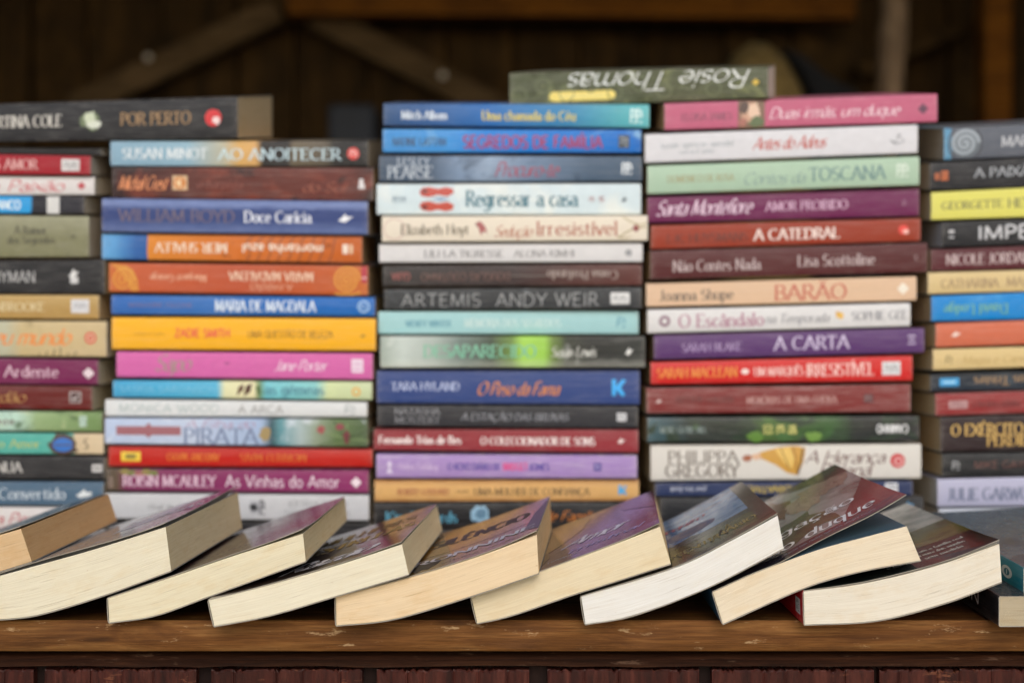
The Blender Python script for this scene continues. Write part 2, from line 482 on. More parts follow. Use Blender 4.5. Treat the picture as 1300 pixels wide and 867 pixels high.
def poly(mb, S, pts, m, lay=0):
    """a printed area that follows the curve of the cover"""
    pts = list(pts)
    cx = sum(p[0] for p in pts) / len(pts); cy = sum(p[1] for p in pts) / len(pts)
    e = []
    for a, b in zip(pts, pts[1:] + pts[:1]):
        n = max(1, int(math.hypot(a[0] - b[0], a[1] - b[1]) / min(.006, .09 * S.H)))
        e += [(a[0] + (b[0] - a[0]) * i / n, a[1] + (b[1] - a[1]) * i / n) for i in range(n)]
    xs = [p[0] for p in e]; ys = [p[1] for p in e]
    sx = max(xs) - min(xs) or 1; sy = max(ys) - min(ys) or 1
    rows, uv = [], []
    for q in (.01, .2, .4, .6, .8, 1):
        rr = [(cx + (p[0] - cx) * q, cy + (p[1] - cy) * q) for p in e + e[:1]]
        rows.append([S(p[0], p[1], .0001 + .00003 * lay) for p in rr]); uv += [((p[0] - min(xs)) / sx, (p[1] - min(ys)) / sy) for p in rr]
    mb.grid(rows, ink(m) if isinstance(m, str) else m, uv)
def disc(cx, cy, rx, ry=None, n=24, s=0, e=360):
    ry = ry or rx
    return [(cx + rx * math.cos(math.radians(s + (e - s) * i / n)), cy + ry * math.sin(math.radians(s + (e - s) * i / n))) for i in range(n)]
def stroke(mb, surf, pts, wd, color, lay=1):
    st = (wd, wd, 0, 0, 0, 0)
    pp, rb = ribbon(pts, st, 1, .004)
    w_ = []
    for a, b in rb: w_ += [surf(a[0], a[1], .0001 + .00003 * lay), surf(b[0], b[1], .0001 + .00003 * lay)]
    mb.add(w_, [(2 * i, 2 * i + 1, 2 * i + 3, 2 * i + 2) for i in range(len(rb) - 1)], ink(color) if isinstance(color, str) else color)
def blob(cx, cy, rx, ry, seed, n=18, j=.3):
    r = random.Random(seed)
    return [(cx + rx * (1 - j + 2 * j * r.random()) * math.cos(2 * math.pi * i / n), cy + ry * (1 - j + 2 * j * r.random()) * math.sin(2 * math.pi * i / n)) for i in range(n)]

# ------------------------------------------------------------------ the setting: ground and the stall
mb = MB()
GM = plain_mat('packed_earth', '#6c655c', '#8c857a', 3, 0.9, 0.4)
mb.quad((-60, -60, -.92), (60, -60, -.92), (60, 60, -.92), (-60, 60, -.92), GM)
g = mb.build('ground'); g['kind'] = 'structure'

# dark timber stall: back wall and braces; unseen side walls and roof added for shade
SH = Vector((0, 3.4, -.92))
shed = thing('market_stall', 'dark timber stall behind the books with plank back wall and diagonal braces', 'stall', SH)
WM = wood_mat('old_dark_planks', '#22180a', '#3c2a11', '#523b1a', 'Z', 0.5, 0.85, None, 0.4, 0.5)
WB = wood_mat('weathered_brace_timber', '#3a2e1c', '#5c482e', '#6c573c', 'X', 0.6, 0.8, None, 0.4, 0.4)
WO = wood_mat('amber_beam_timber', '#4c2c05', '#74450b', '#885512', 'X', 0.6, 0.8, None, 0.4, 0.3)
mb = MB()
x = -2.2; r = random.Random(4)
while x < 2.2:
    wd = r.uniform(.11, .2); y = 3.42 + r.uniform(-.012, .012)
    mb.box((x, y, -.92), (x + wd - .008, y + .03, 1.9), WM); x += wd
mb.box((-2.2, 3.47, -.92), (2.2, 3.5, 1.9), WM)
mb.build('back_wall', shed, SH)
for sx in (-1, 1):
    mb = MB(); y = 1.7; r = random.Random(6 + sx)
    while y < 3.4:
        wd = min(r.uniform(.12, .2), 3.41 - y); q = 2.2 + r.uniform(-.01, .01)
        mb.box((sx * q - .015, y, -.92), (sx * q + .015, y + wd - .006, 1.75), WM); y += wd
    mb.build('unseen_side_wall', shed, SH)
mb = MB()
UNSEEN_ROOF = [(0.25, 1.52), (3.6, 2.0)]
for i in range(16):
    x0 = -2.5 + i * .3125
    mb.add([(x0, .25, 1.52), (x0 + .306, .25, 1.52), (x0 + .306, 3.6, 2.0), (x0, 3.6, 2.0), (x0, .25, 1.55), (x0 + .306, .25, 1.55), (x0 + .306, 3.6, 2.03), (x0, 3.6, 2.03)],
           [(0, 1, 2, 3), (7, 6, 5, 4), (0, 4, 5, 1), (1, 5, 6, 2), (2, 6, 7, 3), (3, 7, 4, 0)], WM)
mb.add([(-2.5, .25, 1.556), (2.5, .25, 1.556), (2.5, 3.6, 2.036), (-2.5, 3.6, 2.036)], [(0, 1, 2, 3)], WM)
mb.build('unseen_roof', shed, SH)
def bar(mb, a, b, hw, y0, y1, m):
    a, b = Vector(a), Vector(b)
    d = (b - a).normalized(); n = Vector((-d[1], d[0])) * hw
    P = [a - n, b - n, b + n, a + n]
    pts = [(p[0], y0, p[1]) for p in P] + [(p[0], y1, p[1]) for p in P]
    mb.add(pts, [(0, 1, 2, 3), (7, 6, 5, 4), (0, 4, 5, 1), (1, 5, 6, 2), (2, 6, 7, 3), (3, 7, 4, 0)], m)
def pz(px, py, D):
    q = W(px, py, D); return (q.x, q.z)
DB = 3.33
for a, b in (((352, 12), (90, 138)), ((398, 18), (655, 150))):
    mb = MB(); bar(mb, pz(*a, DB), pz(*b, DB), .030, DB, DB + .04, WB); mb.build('brace', shed, SH)
mb = MB(); bar(mb, pz(366, 0, DB - .06), pz(1085, 6, DB - .06), .034, DB - .07, DB - .01, WO); mb.build('beam', shed, SH)
for px_, hw, m in ((1257, .030, WO),):
    mb = MB(); c = W(px_, 0, DB - .1).x
    mb.box((c - hw, DB - .155, -.92), (c + hw, DB - .085, 1.8), m); mb.build('post', shed, SH)
mb = MB(); a = pz(1090, 92, DB); b = pz(1240, 28, DB); bar(mb, a, b, .016, DB - .02, DB + .05, WM); mb.build('brace', shed, SH)
NM = plain_mat('pale_bolt_glint', '#b4aca0', '#d8d0c2', 200, 0.45, 0.1)  # pale colour stands in for the shine of small bolt heads
for a in ((562, 96), (188, 73)):
    mb = MB(); c = W(a[0], a[1], DB - .004)
    mb.grid([[c + Vector((.0085 * q * math.cos(t * .5236), -.004 * (1 - q * q), .0085 * q * math.sin(t * .5236))) for t in range(13)] for q in (1, .7, .35, .01)], NM)
    mb.build('bolt_head', shed, SH)

# things stored at the back of the stall, far out of focus
def sack(name, label, cat, pts, D, depth, m):
    """a soft bulging body whose front outline runs through pts"""
    P = [W(a, b, D) for a, b in pts]
    c = sum(P, Vector()) / len(P)
    org = Vector((c.x, D + depth / 2, min(p.z for p in P)))
    rows = []
    for q, dy in ((.02, -.0), (.45, .02), (.8, .10), (1, .35), (1.02, .6), (.9, .9), (.5, 1), (.02, 1.02)):
        rows.append([c + (p - c) * q + Vector((0, dy * depth, 0)) for p in P + P[:1]])
    mb = MB(); mb.grid(rows, m); o = mb.build(name, None, org, 60)
    o['label'] = label; o['category'] = cat
    return o
JUTE = plain_mat('jute_weave', '#54431f', '#866e3c', 90, 0.9, 0.6)
BLK = plain_mat('black_cloth', '#08080a', '#141316', 40, 0.95, 0.4)
TIMB = wood_mat('pale_driftwood', '#493c2f', '#755f4a', '#9c8266', 'Z', 0.6, 0.8, None, 0.4, 0.2)
BLUE = plain_mat('slate_blue_paint', '#0e1219', '#171d28', 30, 0.7, 0.2)
sack('sack', 'brown woven sack with a pointed top behind the topmost olive book', 'sack', [(930, 84), (944, 56), (962, 42), (984, 44), (1006, 62), (1028, 100), (1040, 150), (1046, 260), (1040, 420), (925, 420), (918, 260), (926, 120)], 2.5, .22, JUTE)
sack('cloth', 'black cloth heaped up in the dark behind the pink book', 'cloth', [(1004, 52), (1030, 62), (1062, 88), (1100, 108), (1130, 150), (1140, 260), (1136, 420), (1050, 420), (1052, 260), (1044, 150), (1022, 100)], 2.6, .2, BLK)
mb = MB(); rows = []
for py, hw in ((-40, 18), (10, 17), (50, 19), (90, 17), (150, 18), (260, 18), (420, 18)):
    c = W(1136 - py * .06, py, 2.75); R = hw * 2.75 / F
    rows.append([c + Vector((R * math.cos(t * .4488), R * math.sin(t * .4488), 0)) for t in range(15)])
mb.grid(rows, TIMB)
o = mb.build('pole', None, Vector((W(1130, 0, 2.75).x, 2.75, W(0, 420, 2.75).z)), 60); o['label'] = 'pale rough wooden pole standing in the dark at upper right'; o['category'] = 'pole'
mb = MB(); a = W(416, 132, 2.6); b = W(476, 420, 2.6)
mb.box((a.x, 2.6, b.z), (b.x, 2.75, a.z), BLUE)
o = mb.build('crate', None, Vector((a.x, 2.6, b.z)), None, .008); o['label'] = 'dark slate blue crate behind the gap between second and third stack'; o['category'] = 'crate'

# the counter
CT = Vector((0, 1.3, -.92))
ctr = thing('wooden_counter', 'brown wooden counter with worn plank top and dark reddish panels carrying all the books', 'counter', CT)
TOPM = wood_mat('worn_counter_top', '#3a2410', '#6a4520', '#85592b', 'X', 3.0, 0.5, '#a9835a', 0.35, 0.45, True)
EDGEM = wood_mat('counter_front_edge', '#553418', '#784d24', '#946838', 'X', 4.6, 0.72, '#bb9a70', 0.6, 0.5, True)
RAILM = wood_mat('dark_rail', '#1f110a', '#382014', '#4a2d1c', 'X', 4.0, 0.5, '#6b5140', 0.4, 0.5)
PANM = wood_mat('dark_red_panel', '#26110d', '#452019', '#5c3127', 'Z', 4.0, 0.42, '#7a4a34', 0.5, 0.35)
GAPM = wood_mat('panel_recess', '#120806', '#1d0d09', '#28140e', 'Z', 1.0, 0.7, None, 0.4, 0.5)
E = .90; TH = .0195
mb = MB()
N = 130; r = random.Random(11)
nz = [[0] * (N + 1) for _ in range(4)]
for i in range(N + 1):
    q = math.sin(i * .31) * .0003 + math.sin(i * .113 + 1) * .0004
    nick = (r.random() < .10) * r.uniform(.0004, .0012)
    nz[0][i] = (q + nick, nick)
xs_ = [-1.3 + 2.6 * i / N for i in range(N + 1)]
prof = lambda i: [(E + .0012 + nz[0][i][0], -.0 - nz[0][i][1] * .2), (E + nz[0][i][0] * .6, -.0016 - nz[0][i][1]), (E, -TH + .0015), (E + .0012, -TH)]
rows = [[Vector((xs_[i], prof(i)[k][0], prof(i)[k][1])) for i in range(N + 1)] for k in range(4)]
mb.grid(rows[::-1], EDGEM)
mb.grid([[Vector((x_, 1.75, 0)) for x_ in xs_], rows[0]][::-1], TOPM)
mb.grid([[Vector((x_, 1.75, -TH)) for x_ in xs_], rows[3]], TOPM)
mb.build('counter_top', ctr, CT, 40)
# rail under the top, slightly set back, with an uneven lower lip
mb = MB()
Dr = E + .006
zt = -TH - .0012; zb = W(0, 846, Dr).z
low = [zb + .0003 * math.sin(i * .9) + r.uniform(-.0005, .0005) for i in range(N + 1)]
mb.grid([[Vector((xs_[i], Dr + .001, low[i])) for i in range(N + 1)], [Vector((x_, Dr, zb + .004)) for x_ in xs_], [Vector((x_, Dr - .0006, -TH - .0065)) for x_ in xs_], [Vector((x_, Dr + .004, zt - .0022)) for x_ in xs_], [Vector((x_, Dr + .05, zt - .0022)) for x_ in xs_]], RAILM)
mb.grid([[Vector((x_, Dr + .06, zb)) for x_ in xs_], [Vector((xs_[i], Dr + .001, low[i])) for i in range(N + 1)]], RAILM)
mb.build('rail', ctr, CT, 40)
mb = MB(); mb.box((-1.3, E + .018, -.92), (1.3, E + .05, zb - .0002), GAPM); mb.build('front_board', ctr, CT)
# panels of short boards, torn along their top edge
Dp = E + .009
edges = [(-170, 42), (56, 249), (268, 460), (478, 672), (695, 888), (904, 1110), (1117, 1330), (1340, 1540), (-400, -185)]
for pi_, (xa, xb) in enumerate(edges):
    r = random.Random(50 + pi_)
    mb = MB(); a = W(xa, 850, Dp).x; b = W(xb, 850, Dp).x; z0 = W(0, 850, Dp).z
    nb = r.choice((4, 5, 6)); cuts = [0] + sorted(min(.93, max(.07, (i + r.uniform(-.3, .3)) / nb)) for i in range(1, nb)) + [1]
    for c0, c1 in zip(cuts, cuts[1:]):
        x0, x1 = a + (b - a) * c0 + r.uniform(.00003, .00016), a + (b - a) * c1 - r.uniform(.00003, .00016)
        n = max(4, int((x1 - x0) / .0014)); yo = r.uniform(0, .0010)
        top = [z0 + r.uniform(-.0005, .0004) - (.0013 if r.random() < .10 else 0) for _ in range(n + 1)]
        xx = [x0 + (x1 - x0) * i / n for i in range(n + 1)]
        mb.grid([[Vector((q, Dp + yo + (.0006 if i in (0, n) else 0), -.3)) for i, q in enumerate(xx)], [Vector((q, Dp + yo + (.0006 if i in (0, n) else 0), top[i] - .0012)) for i, q in enumerate(xx)],
                 [Vector((q, Dp + yo + .0009, top[i])) for i, q in enumerate(xx)], [Vector((q, Dp + .012, top[i] + .0004)) for i, q in enumerate(xx)]], PANM)
        for xq, sgn in ((x0, 0), (x1, 1)):
            i = 0 if sgn == 0 else n
            mb.add([(xq, Dp + yo + .0006, -.3), (xq, Dp + .012, -.3), (xq, Dp + .012, top[i] + .0004), (xq, Dp + yo + .0006, top[i] - .0012)], [(0, 1, 2, 3)], PANM)
    mb.build('panel', ctr, CT)

# ------------------------------------------------------------------ books lying in the five stacks
DS = 1.2
TPM = DS / F
class Spine:
    def __init__(s, xl, xr, tl, tr, bl, br, yaw, dj, deep=None):
        s.xl, s.xr, s.tpm = xl, xr, TPM
        s.bulge = 0.0; s.curved = True
        # used paperbacks are thicker at the fore edge, so the upper books of a stack tip up towards the back
        s.pb, s.pt = (max(0, CY - (bl + br) / 2) / F * 1.05, max(0, CY - (tl + tr) / 2) / F * 1.05)
        cx_ = (xl + xr) / 2
        def P(px, py):
            if deep: return W(px, py, deep + math.tan(yaw) * (px - cx_) * TPM)
            q = W(px, py, DS); q.y = DS + dj + math.tan(yaw) * (px - cx_) * TPM; return q
        s.TL, s.TR, s.BL, s.BR = P(xl, tl), P(xr, tr), P(xl, bl), P(xr, br)
        s.len = (xr - xl) * TPM
        s.H = ((bl - tl) + (br - tr)) / 2 * TPM
        s.nrm = Vector((math.sin(yaw), -math.cos(yaw), 0))
        s.back = Vector((-math.sin(yaw), math.cos(yaw), 0))
    def uv(s, u, v, off=0):
        lo = s.BL.lerp(s.BR, u); hi = s.TL.lerp(s.TR, u)
        return lo.lerp(hi, v) + s.nrm * (off + s.bulge * (1 - (2 * v - 1) ** 2))
    def rise(s, v, d):
        return Vector((0, 0, d * (s.pb + (s.pt - s.pb) * v)))
    def __call__(s, a, t, off=0):
        return s.uv(a / s.len, t / s.H, off)
    def X(s, px): return (px - s.xl) * TPM

SCALE = []
def shapes(mb, S, lst):
    for k, sh in enumerate(lst):
        kd = sh[0]
        if kd == 'box':
            _, x0, x1, v0, v1, c = sh; poly(mb, S, [(S.X(x0), v0 * S.H), (S.X(x1), v0 * S.H), (S.X(x1), v1 * S.H), (S.X(x0), v1 * S.H)], c, k % 6)
        elif kd == 'gbox':
            _, x0, x1, v0, v1, c = sh; poly(mb, S, [(S.X(x0), v0 * S.H), (S.X(x1), v0 * S.H), (S.X(x1), v1 * S.H), (S.X(x0), v1 * S.H)], c, k % 6)
        elif kd == 'disc':
            _, x0, v, rr, c = sh; poly(mb, S, disc(S.X(x0), v * S.H, rr * S.H), c, k % 6)
        elif kd == 'oval':
            _, x0, v, rx, rv, c = sh; poly(mb, S, disc(S.X(x0), v * S.H, rx * S.tpm, rv * S.H), c, k % 6)
        elif kd == 'ring':
            _, x0, v, rr, wd, c = sh; d = disc(S.X(x0), v * S.H, rr * S.H); stroke(mb, S, d + d[:1], wd * S.H, c, k % 6)
        elif kd == 'poly':
            _, pts, c = sh; poly(mb, S, [(S.X(a), b * S.H) for a, b in pts], c, k % 6)
        elif kd == 'line':
            _, pts, wd, c = sh; stroke(mb, S, [(S.X(a), b * S.H) for a, b in pts], wd * S.H, c, k % 6)
        elif kd == 'blob':
            _, x0, v, rx, rv, c, sd_ = sh; poly(mb, S, blob(S.X(x0), v * S.H, rx * S.tpm, rv * S.H, sd_), c, k % 6)
        elif kd == 'spiral':
            _, x0, v, rr, turns, wd, c = sh
            n = int(turns * 22); stroke(mb, S, [(S.X(x0) + rr * S.H * (1 - i / n) * math.cos(i * .2856), v * S.H + rr * S.H * (1 - i / n) * math.sin(i * .2856)) for i in range(n)], wd * S.H, c, k % 6)
        elif kd == 'bird':
            _, x0, x1, v, rv, c = sh; wd = x1 - x0
            poly(mb, S, [(S.X(x0 + wd * a), (v + rv * b) * S.H) for a, b in ((0, -.25), (.25, .1), (.5, .55), (.6, .2), (1, .25), (.7, -.15), (.45, -.45), (.25, -.35))], c, k % 6)
        elif kd == 'code':                     # a small square mark of a few strokes
            _, x0, x1, v0, v1, c = sh; wd = x1 - x0; hv = v1 - v0
            for a, b in (((0, 0), (.1, 1)), ((.1, 1), (.75, .85)), ((.0, .5), (.7, .45)), ((.8, .9), (.95, .4)), ((.55, 0), (1, .1))):
                stroke(mb, S, [(S.X(x0 + wd * a[0]), (v0 + hv * a[1]) * S.H), (S.X(x0 + wd * b[0]), (v0 + hv * b[1]) * S.H)], hv * .14 * S.H, c, k % 6)
        elif kd == 'flower':
            _, x0, v, rr, c = sh
            for i in range(4):
                a = i * math.pi / 2
                poly(mb, S, disc(S.X(x0) + rr * .55 * S.H * math.cos(a), v * S.H + rr * .55 * S.H * math.sin(a), rr * .5 * S.H, None, 10), c, i)

def stack_book(label, group, geo, mat, pages, texts, decos, yaw=0.0, side=1, depth=None, base=False, deep=None):
    idx = len(SCALE); r = random.Random(idx * 13 + 5); SCALE.append(0)
    xl, xr, tl, tr, bl, br = geo
    g_ = .35
    S = Spine(xl, xr, tl + g_, tr + g_, bl - g_, br - g_, math.radians(yaw + r.uniform(-.8, .8)), r.uniform(-.005, .005), deep)
    S.bulge = r.uniform(.0003, .0011) * min(1, S.H / .02)
    if base:
        S.BL.z = S.BR.z = .0004; S.H = (S.TL.z + S.TR.z) / 2
    depth = depth or r.uniform(.135, .15)
    org = (S.BL + S.BR) / 2 + S.back * depth / 2
    root = thing('book', label, 'book', org, group)
    ck = .0005
    m = cover_mat('cover_print', **mat) if isinstance(mat, dict) else cover_mat('cover_print', mat)
    # cover: a rounded spine with two boards, open at the three page sides
    cm = MB(); NU = 12
    rd = min(.0011, S.H * .12)
    prof = [(0.0, depth), (0.0, rd * 1.2), (rd * .08 / S.H, rd * .55), (rd * .35 / S.H, rd * .15), (rd * .8 / S.H, 0.0)]
    prof = prof + [(v, 0.0) for v in (.15, .3, .45, .55, .7, .85)] + [(1 - v, d) for v, d in prof[::-1]]
    wob = [r.uniform(-.00025, .00025) for _ in range(NU + 1)]
    def pt(u, v, d, k=0):
        return S.uv(u, v, 0) + S.rise(v, d) + S.back * (d + (S.bulge * (1 - (2 * v - 1) ** 2) if d > .01 else 0) + (wob[int(round(u * NU))] if d > .01 else 0))
    rows = [[pt(i / NU, v, d) for i in range(NU + 1)] for v, d in prof]
    vv = [0.0, 0.0, .01, .03, .06, .15, .3, .45, .55, .7, .85, .94, .97, .99, 1.0, 1.0]
    cm.grid(rows, m, [(i / NU, vv[j]) for j in range(len(prof)) for i in range(NU + 1)])
    cv = ck / S.H
    inn = [(cv, depth), (cv, ck), (1 - cv, ck), (1 - cv, depth)]
    rows = [[pt(i / NU, v, d) for i in range(NU + 1)] for v, d in inn]
    B_ = board_mat()
    cm.grid(rows[::-1], B_)
    for u in (0, 1):                            # cut edges of the card
        a = [pt(u, v, d) for v, d in prof]; b = [pt(u, *inn[0]), pt(u, *inn[0]), pt(u, *inn[1]), pt(u, *inn[1])] + [pt(u, min(1 - cv, max(cv, v)), ck) for v, d in prof[4:-4]] + [pt(u, *inn[2]), pt(u, *inn[2]), pt(u, *inn[2]), pt(u, *inn[3]), pt(u, *inn[3])]
        for k in range(len(a) - 1):
            if (a[k] - a[k + 1]).length < 1e-6: continue
            cm.quad(a[k], a[k + 1], b[k + 1], b[k], B_)
    for lo, hi in ((0, 0), (-1, -1)):
        A = [pt(i / NU, *prof[lo]) for i in range(NU + 1)]; Bq = [pt(i / NU, *inn[hi]) for i in range(NU + 1)]
        cm.grid([A, Bq], B_)
    cover = cm.build('cover', root, org, 50)
    # pages
    pm = MB(); PM = page_mat(pages)
    e0, e1 = r.uniform(.0003, .0012) / S.len, 1 - r.uniform(.0003, .0012) / S.len
    d0, d1 = ck + .0002, depth - r.uniform(.0002, .0015)
    v0, v1 = cv * 1.15, 1 - cv * 1.15
    def q(u, v, d): return S.uv(u, v, 0) + S.rise(v, d) + S.back * (d + S.bulge * (1 - (2 * v - 1) ** 2))
    c8 = {(i, j, k): q((e0, e1)[i], (v0, v1)[j], (d0, d1)[k]) for i in (0, 1) for j in (0, 1) for k in (0, 1)}
    pm.quad(c8[0, 0, 1], c8[0, 0, 0], c8[0, 1, 0], c8[0, 1, 1], PM)
    pm.quad(c8[1, 0, 0], c8[1, 0, 1], c8[1, 1, 1], c8[1, 1, 0], PM)
    pm.quad(c8[1, 0, 1], c8[0, 0, 1], c8[0, 1, 1], c8[1, 1, 1], PM)
    pm.quad(c8[0, 0, 0], c8[1, 0, 0], c8[1, 1, 0], c8[0, 1, 0], PM)
    pm.quad(c8[0, 1, 0], c8[1, 1, 0], c8[1, 1, 1], c8[0, 1, 1], PM)
    pm.quad(c8[0, 0, 1], c8[1, 0, 1], c8[1, 0, 0], c8[0, 0, 0], PM)
    pm.build('page_block', root, org)
    nm = ('author_lettering', 'title_lettering', 'small_lettering')
    for k, t in enumerate(texts):
        tx, x0, x1, vc, h, st, c = t[:7]
        o = t[7] if len(t) > 7 else ''
        tm = MB(); draw_text(tm, S, tx, S.X(x0), S.X(x1), vc * S.H, h * S.H, st, c, 'f' in o, 'v' in o)
        tm.build(nm[min(k, 2)], cover, org)
    for name, lst in decos:
        dm = MB(); shapes(dm, S, lst); dm.build(name, cover, org)
    return root

CREAM, WHITEP, GREYP, TAN = '#cdbfa6', '#d4cec2', '#c2b8a8', '#c9b08a'
def ext1(xr, t0, tr, b0, br, ln=335):
    xl = xr - ln
    return (xl, xr, t0 + (tr - t0) * xl / xr, tr, b0 + (br - b0) * xl / xr, br)
def ext5(xl, tl, t13, bl, b13, ln=338):
    xr = xl + ln; k = ln / (1300 - xl)
    return (xl, xr, tl, tl + (t13 - tl) * k, bl, bl + (b13 - bl) * k)

# ---- first stack (cut by the left edge of the photograph)
g1 = 'books in the first stack from the left'
Q = lambda *a, **k: stack_book(*a, **k)
A = lambda lab, geo, mat, pg, tx, dc=(), **k: Q(lab, g1, geo, mat, pg, tx, dc, yaw=-.4, **k)
Q('thick charcoal book with red disc lying across the tops of the first and second stacks', 'books lying across two stacks', (-33, 302, 131.7, 122.8, 180.2, 176.2), '#2c2c2e', TAN,
  [('MARTINA COLE', -28, 77, .52, .30, 'serif', '#cbc6bc'), ('POR PERTO', 153, 242, .52, .30, 'serif', '#9c7a52')],
  [('leaf_emblem', [('blob', 114, .50, 13, .22, '#6d7a5a', 3), ('blob', 114, .55, 7, .2, '#c8d0b4', 4), ('blob', 118, .40, 9, .1, '#d8dccc', 5)]),
   ('publisher_mark', [('disc', 271, .5, .21, '#d3252b'), ('blob', 275, .44, 5, .09, '#f0d8d4', 3)])], yaw=-1.8, depth=.15)
A('thin black book on top of the first stack beneath the charcoal one', ext1(128, 188, 189, 196, 198), '#19191b', GREYP, [])  # added thin body standing in for the crimson book's black cover
A('crimson book with white square label, second in the first stack', ext1(117.8, 197, 199.4, 223, 223.8), dict(stops='#a01f2c', hstreak=.1), GREYP,
  [('MAIS AMOR', -30, 50, .52, .5, 'serif', '#dca8a4')], [('label_box', [('box', 81, 104, .2, .82, '#d9d6d4'), ('code', 84, 92, .35, .65, '#55555a'), ('code', 94, 101, .35, .65, '#55555a')])])
A('white book with red script and small red star, in the first stack', ext1(120.5, 223.8, 224.5, 248.2, 248.2), '#d9d4d1', CREAM,
  [('uma', -24, 0, .5, .36, 'script', '#c0404a'), ('Paixão', 12, 84, .5, .6, 'script', '#c8525a')], [('publisher_mark', [('flower', 104, .5, .2, '#b8404a')])])
A('black and sky blue book with one white block, in the first stack', ext1(107.7, 249, 249.6, 271.3, 272.3), [(0, '#2a9ad8'), (.795, '#2a9ad8'), (.80, '#24242d'), (1, '#24242d')], GREYP,
  [('FRANCO', -16, 26, .5, .5, 'sansb', '#dcecf4')], [('label_box', [('box', 60, 76, .0, 1.0, '#d4d3cf')])])
A('thick dull olive book with faint dark lettering, in the first stack', ext1(113.8, 274, 274.7, 327.5, 326.9), dict(stops='#807f60', mott=.2, vband=('#b4b39a', [(0.5, 0.0), (1.0, .45)])), GREYP,
  [('A Rumor', 20, 60, .66, .19, 'serif', '#4d4b3c'), ('dos Segredos', 11, 71, .42, .17, 'serif', '#4d4b3c'), ('LIVROS', 91, 97, .5, .13, 'sans', '#45443a', 'v')], depth=.15)
A('black book with white bird mark beneath the olive book, in the first stack', ext1(132, 330, 329, 372.7, 373.2), dict(stops='#272729', mott=.25), TAN,
  [('NYMAN', -12, 43, .5, .34, 'sans', '#bdbcba')], [('publisher_mark', [('box', 88, 98, .3, .5, '#cdccca'), ('bird', 86, 99, .58, .3, '#dcdbd8')])])
A('tan book with white square label, in the first stack', ext1(124.5, 374, 374.4, 404.6, 405.6), dict(stops='#b08e52', vband=('#c9ad75', [(.4, 0.0), (1, .5)])), TAN,
  [('FALKENBROOKE', -48, 55, .5, .36, 'serif', '#d9c79a')], [('label_box', [('box', 89, 112, .26, .82, '#d6d5d6'), ('code', 93, 101, .42, .66, '#8b8c90'), ('code', 102, 109, .42, .66, '#8b8c90')])])
A('beige book with orange script and a red letter mark, in the first stack', ext1(136.2, 407.4, 407.6, 452.3, 453.4), dict(stops=[(0, '#b9b49a'), (.62, '#b9b79c'), (.68, '#c6b183'), (1, '#c8b287')], splotch=[(5, '#8d7a52', .62, .78)]), CREAM,
  [('o seu mundo', -34, 93, .56, .46, 'script', '#ee8a3a')], [('publisher_mark', [('disc', 116, .53, .17, '#d3362c'), ('ring', 116, .53, .09, .05, '#d8c09a')]), ('grass_picture', [('line', [(50 + i * 9, .02), (51 + i * 9 + (i % 3), .10 + .05 * (i % 4))], .03, '#5b4d33') for i in range(6)])])
A('plum book with white flower mark, in the first stack', ext1(124.5, 454.7, 456.5, 487.6, 488.6), '#74204f', CREAM,
  [('Paixão Ardente', -56, 74, .5, .42, 'serif', '#dcb8c6')], [('publisher_mark', [('flower', 112.5, .46, .2, '#e6d4d8')])])
A('dark red book with gold script and grey box, in the first stack', ext1(116.6, 488.8, 490.3, 519.4, 521.3), '#641c19', CREAM,
  [('Perdão', -30, 34, .52, .46, 'script', '#b88c52')], [('label_box', [('box', 88, 103, .3, .78, '#a89c98'), ('box', 90, 101, .36, .72, '#4a2a2a'), ('poly', [(91, .5), (95, .4), (100, .66), (95, .52)], '#cfc6c2')])])
A('green leafy patterned book, in the first stack', ext1(129.7, 522, 522.6, 547, 548.5), dict(stops=[(0, '#a5cabb'), (.68, '#b4d2c0'), (.75, '#93ab7a'), (1, '#6d8a52')], splotch=[(7, '#3e5a34', .55, .68), (9, '#d2d8a8', .58, .74)]), CREAM,
  [('Doçura ardente', -85, 18, .5, .36, 'serif', '#6a2c3c')], [('publisher_mark', [('box', 101, 110, .25, .8, '#b9d0c0'), ('code', 102, 109, .32, .72, '#6d8a78')])])
A('teal book with cream end and a dark blue pool picture, in the first stack', ext1(131.6, 549.4, 550.2, 576.5, 576.8), [(0, '#4fa99b'), (.885, '#56ab9c'), (.89, '#cdb896'), (1, '#d4bf9c')], CREAM,
  [('Na Margem do Amor', -100, 51, .5, .38, 'serif', '#b9c070'), ('S', 107, 112, .5, .5, 'serif', '#5a4a3a')],
  [('cover_picture', [('blob', 80, .5, 21, .5, '#4a3a33', 8), ('oval', 80, .45, 13, .34, '#2f6fc0'), ('box', 69, 93, .42, .48, '#5a4a44')])])
A('charcoal book with small white box, in the first stack', ext1(133.2, 579, 579.4, 607.7, 608.4), '#2b2b2d', CREAM,
  [('CONTINUA', -52, 28, .52, .44, 'serif', '#c9c6c0')], [('label_box', [('box', 117, 130, .32, .66, '#c6c4c2'), ('box', 119, 128, .46, .54, '#6a6866')])])
A('slate blue book with white bird mark, in the first stack', ext1(132.4, 611, 611.2, 641.3, 641.6), '#4c667c', CREAM,
  [('Coração Convertido', -72, 84, .5, .46, 'serif', '#c3ced6')], [('publisher_mark', [('bird', 97, 119, .5, .34, '#e2e6e6'), ('poly', [(100, .4), (118, .5), (117, .42), (102, .32)], '#d8dcdc')])])
A('white book with red script near the bottom of the first stack', ext1(131, 643, 643.3, 671, 671.5), '#d6d0cc', CREAM, [('Filha da Perda', -60, 66, .5, .5, 'script', '#b8404c')])
A('dark grey book at the very bottom of the first stack', ext1(133, 672, 672.4, 699, 699), '#2c2c30', CREAM, [], base=True)

